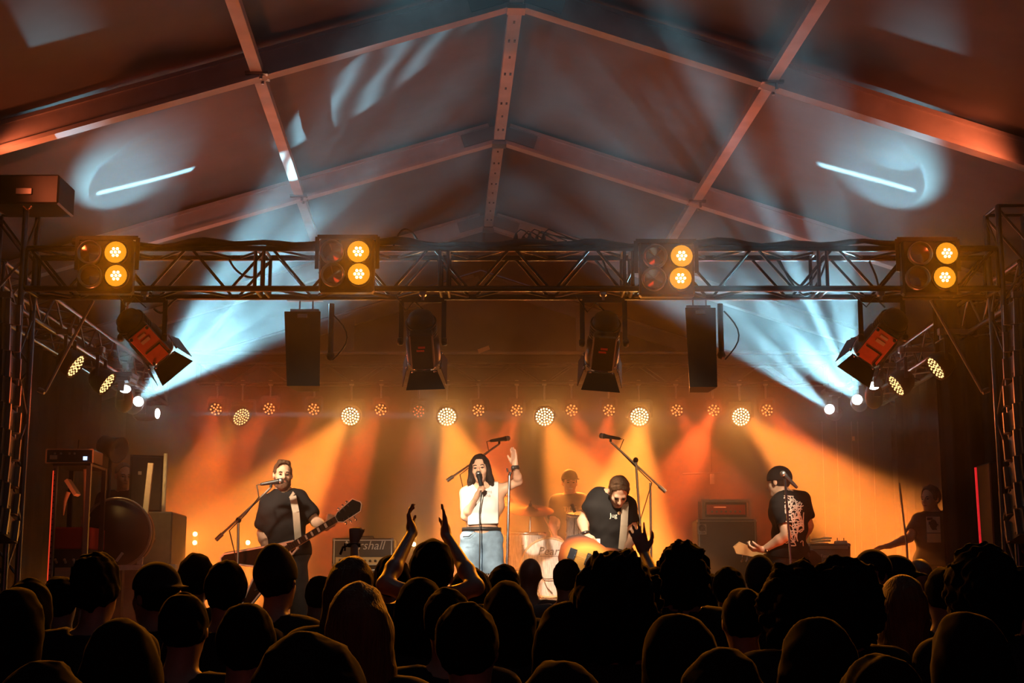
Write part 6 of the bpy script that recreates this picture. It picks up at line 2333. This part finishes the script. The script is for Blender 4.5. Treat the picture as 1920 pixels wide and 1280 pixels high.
# ------------------------------------------------------------------ the crowd, heads dark against the stage
M.update(tee_grey=mat('dark_grey_cotton', (.05, .05, .055), .9, sheen=.2), tee_olive=mat('olive_jacket', (.04, .042, .028), .9), tee_maroon=mat('maroon_cotton', (.05, .015, .015), .9))
CR = [
    # px, top py, depth, head width px, style, label, extra
    (180, 1034, 5.4, 84, 'tall', 'man with tall tousled hair silhouetted before the left rack', dict(seed=1)),
    (283, 1053, 6.6, 78, 'capback', 'man in rounded cap silhouetted before the sub speaker', dict(seed=2, look=.9)),
    (366, 1036, 7.4, 64, 'short', 'short-haired head right under the two-lamp amber bar', dict(seed=3)),
    (58, 1086, 5.6, 74, 'long', 'long-haired head low at the left edge with a lit strand', dict(seed=4)),
    (22, 1105, 4.6, 76, 'long', 'leftmost head of the crowd, long hair, low in the corner', dict(seed=5)),
    (120, 1080, 6.6, 60, 'short', 'low round head left of the man with tall tousled hair', dict(seed=6)),
    (430, 1050, 6.0, 76, 'short', 'round head with red-lit crown under the left boom stand', dict(seed=7)),
    (519, 1030, 6.2, 76, 'beanie', 'large bald-looking capped head before the left guitar', dict(seed=8, turn=-.5, look=.3)),
    (592, 1078, 8.2, 42, 'short', 'small distant head below the left guitarist, glowing edge', dict(seed=9)),
    (655, 1044, 5.6, 82, 'long', 'head with long straight hair before the white-lettered amp', dict(seed=10)),
    (668, 1094, 4.2, 108, 'long', 'large long-haired head in front with a lit strand down its right side', dict(seed=12)),
    (716, 1078, 7.6, 44, 'bun', 'small head with thin glowing rim right of the long straight hair', dict(seed=11)),
    (742, 1040, 7.2, 64, 'short', 'head below the left clapping arm', dict(seed=13)),
    (808, 1010, 5.8, 80, 'short', 'man clapping with both arms raised before the singer', dict(seed=14,
        arms=dict(r=((892, 1100), (836, 1002), (-.08, .3, 1), (-1, 0, .0), dict(curl=.10, s=.8, spread=.015, side=-1, thumb=.2)),
                  l=((722, 1096), (773, 998), (-.25, .3, 1), (1, .1, .25), dict(curl=.40, s=.8, spread=.02, side=1, thumb=.3))))),
    (872, 1063, 6.6, 76, 'short', 'round head directly under the singer’s shorts', dict(seed=15)),
    (946, 1058, 7.2, 58, 'short', 'round head right of the singer’s shorts', dict(seed=16)),
    (989, 1045, 8.6, 42, 'bald', 'bald head with one ear against the bass drum', dict(seed=17, shirt='tee_grey')),
    (1062, 1047, 8.4, 44, 'short', 'short-haired head with ear and bare neck right of the bass drum', dict(seed=18, shirt='tee_grey')),
    (1138, 1032, 7.8, 50, 'capback', 'dark domed head over the bass guitar', dict(seed=19)),
    (1168, 1040, 4.4, 128, 'bushy', 'very large bushy-haired head right of centre', dict(seed=20)),
    (1235, 1062, 6.4, 50, 'short', 'head between the bushy hair and the curly hair, hand with spread fingers raised', dict(seed=21,
        arms=dict(l=((1242, 1120), (1208, 1036), (-.30, 0, 1), (.1, 1, 0), dict(curl=.22, s=.85, spread=.16, side=-1, thumb=.9))))),
    (1279, 1017, 6.4, 80, 'curly', 'tall curly-haired head before the bass cabinet', dict(seed=22)),
    (1326, 1073, 7.4, 40, 'short', 'small head right under the curly hair', dict(seed=23)),
    (1369, 1061, 7.2, 56, 'short', 'round head before the bass cabinet, right of the curly hair', dict(seed=24)),
    (1422, 1048, 7.4, 52, 'beanie', 'head in pointed cap under the hand of the capped guitarist', dict(seed=25)),
    (1463, 1070, 8.4, 26, 'bald', 'tiny far head below the capped guitarist', dict(seed=26)),
    (1500, 1058, 5.0, 94, 'bushy', 'bushy-haired head before the brown amplifier, left one', dict(seed=27)),
    (1570, 1049, 5.0, 92, 'bushy', 'bushy-haired head before the brown amplifier, right one', dict(seed=28)),
    (1636, 1029, 6.6, 54, 'cap', 'head in cap with peak up below the outstretched arm', dict(seed=29, look=2.4)),
    (1678, 1040, 7.0, 42, 'capback', 'head in angular cap right of the peaked cap', dict(seed=30, look=1.2)),
    (1716, 1046, 7.6, 42, 'bald', 'shaved head lit orange before the man in the right wing', dict(seed=31)),
    (1768, 1062, 6.0, 66, 'short', 'low head under the man in the right wing', dict(seed=32)),
    (1838, 1029, 4.9, 92, 'bushy', 'big round-haired head below the red tube', dict(seed=33)),
    (1900, 1060, 5.0, 76, 'short', 'rightmost head of the crowd at the picture edge', dict(seed=34)),
    (788, 1084, 5.4, 66, 'long', 'dim head with thin rim low beneath the clapping man', dict(seed=35)),
    (842, 1101, 4.9, 78, 'short', 'dim head in the second row below the singer', dict(seed=36)),
    (880, 1127, 3.7, 112, 'short', 'large dim head in front at centre', dict(seed=37)),
    (950, 1092, 5.2, 76, 'long', 'dim long-haired head left of the bald one', dict(seed=38)),
    (1072, 1128, 4.4, 86, 'long', 'dim long-haired head with thin orange edge right of centre', dict(seed=39)),
    (585, 1186, 2.2, 215, 'short', 'very near large dark head at the bottom left of centre', dict(seed=40)),
    (1040, 1236, 2.5, 150, 'short', 'very near head peeping in at the bottom centre', dict(seed=41)),
    (90, 1236, 2.6, 150, 'short', 'very near head at the bottom left corner', dict(seed=42)),
    (1400, 1100, 5.2, 74, 'bun', 'dim head in the second row below the pointed cap', dict(seed=43)),
    (1690, 1080, 5.4, 74, 'long', 'dim head with a lit strand in the second row at the right', dict(seed=44)),
    (340, 1110, 4.8, 84, 'short', 'dim head in the second row at the left', dict(seed=45)),
    (235, 1165, 3.4, 100, 'long', 'dim near head low at the left', dict(seed=46)),
    (1270, 1160, 3.6, 100, 'hood', 'dim near hooded head low right of centre', dict(seed=47)),
    (1540, 1160, 3.4, 110, 'long', 'dim near long-haired head low at the right', dict(seed=48)),
    (1800, 1150, 3.4, 112, 'long', 'dim near head low toward the right edge', dict(seed=49)),
    (460, 1130, 4.0, 90, 'short', 'dim head low between the left heads', dict(seed=50)),
    (1345, 1215, 2.7, 130, 'short', 'very near dark head at the bottom right of centre', dict(seed=51)),
    (1660, 1225, 2.7, 140, 'short', 'very near dark head at the bottom right', dict(seed=52)),
]
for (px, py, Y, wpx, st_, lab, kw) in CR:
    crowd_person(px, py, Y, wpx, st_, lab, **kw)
# the raised fist with a tasselled wristband
pf = crowd_person(700, 1072, 7.9, 46, 'short', 'person behind the long hair raising a fist with tasselled wristband', seed=60,
                  arms=dict(l=((668, 1108), (664, 1018), (.05, 0, 1), (.2, 1, 0), dict(curl=1.6, s=.84, thumb=.1, side=-1))))
W = world_to(pf)
m = MB()
c = P(664, 1022, 8.15)
m.lathe([(.030, -.010), (.036, -.010), (.036, .010), (.030, .010)], c, (0, 0, 1), 14)
m.tube([c + V((-.03, 0, 0)), c + V((-.06, 0, -.01)), c + V((-.075, 0, -.05))], .007, 5)
m.tube([c + V((-.03, 0, 0)), c + V((-.05, 0, .01)), c + V((-.05, 0, -.03))], .006, 5)
m.build('wristband', 'tee_black', pf, True)
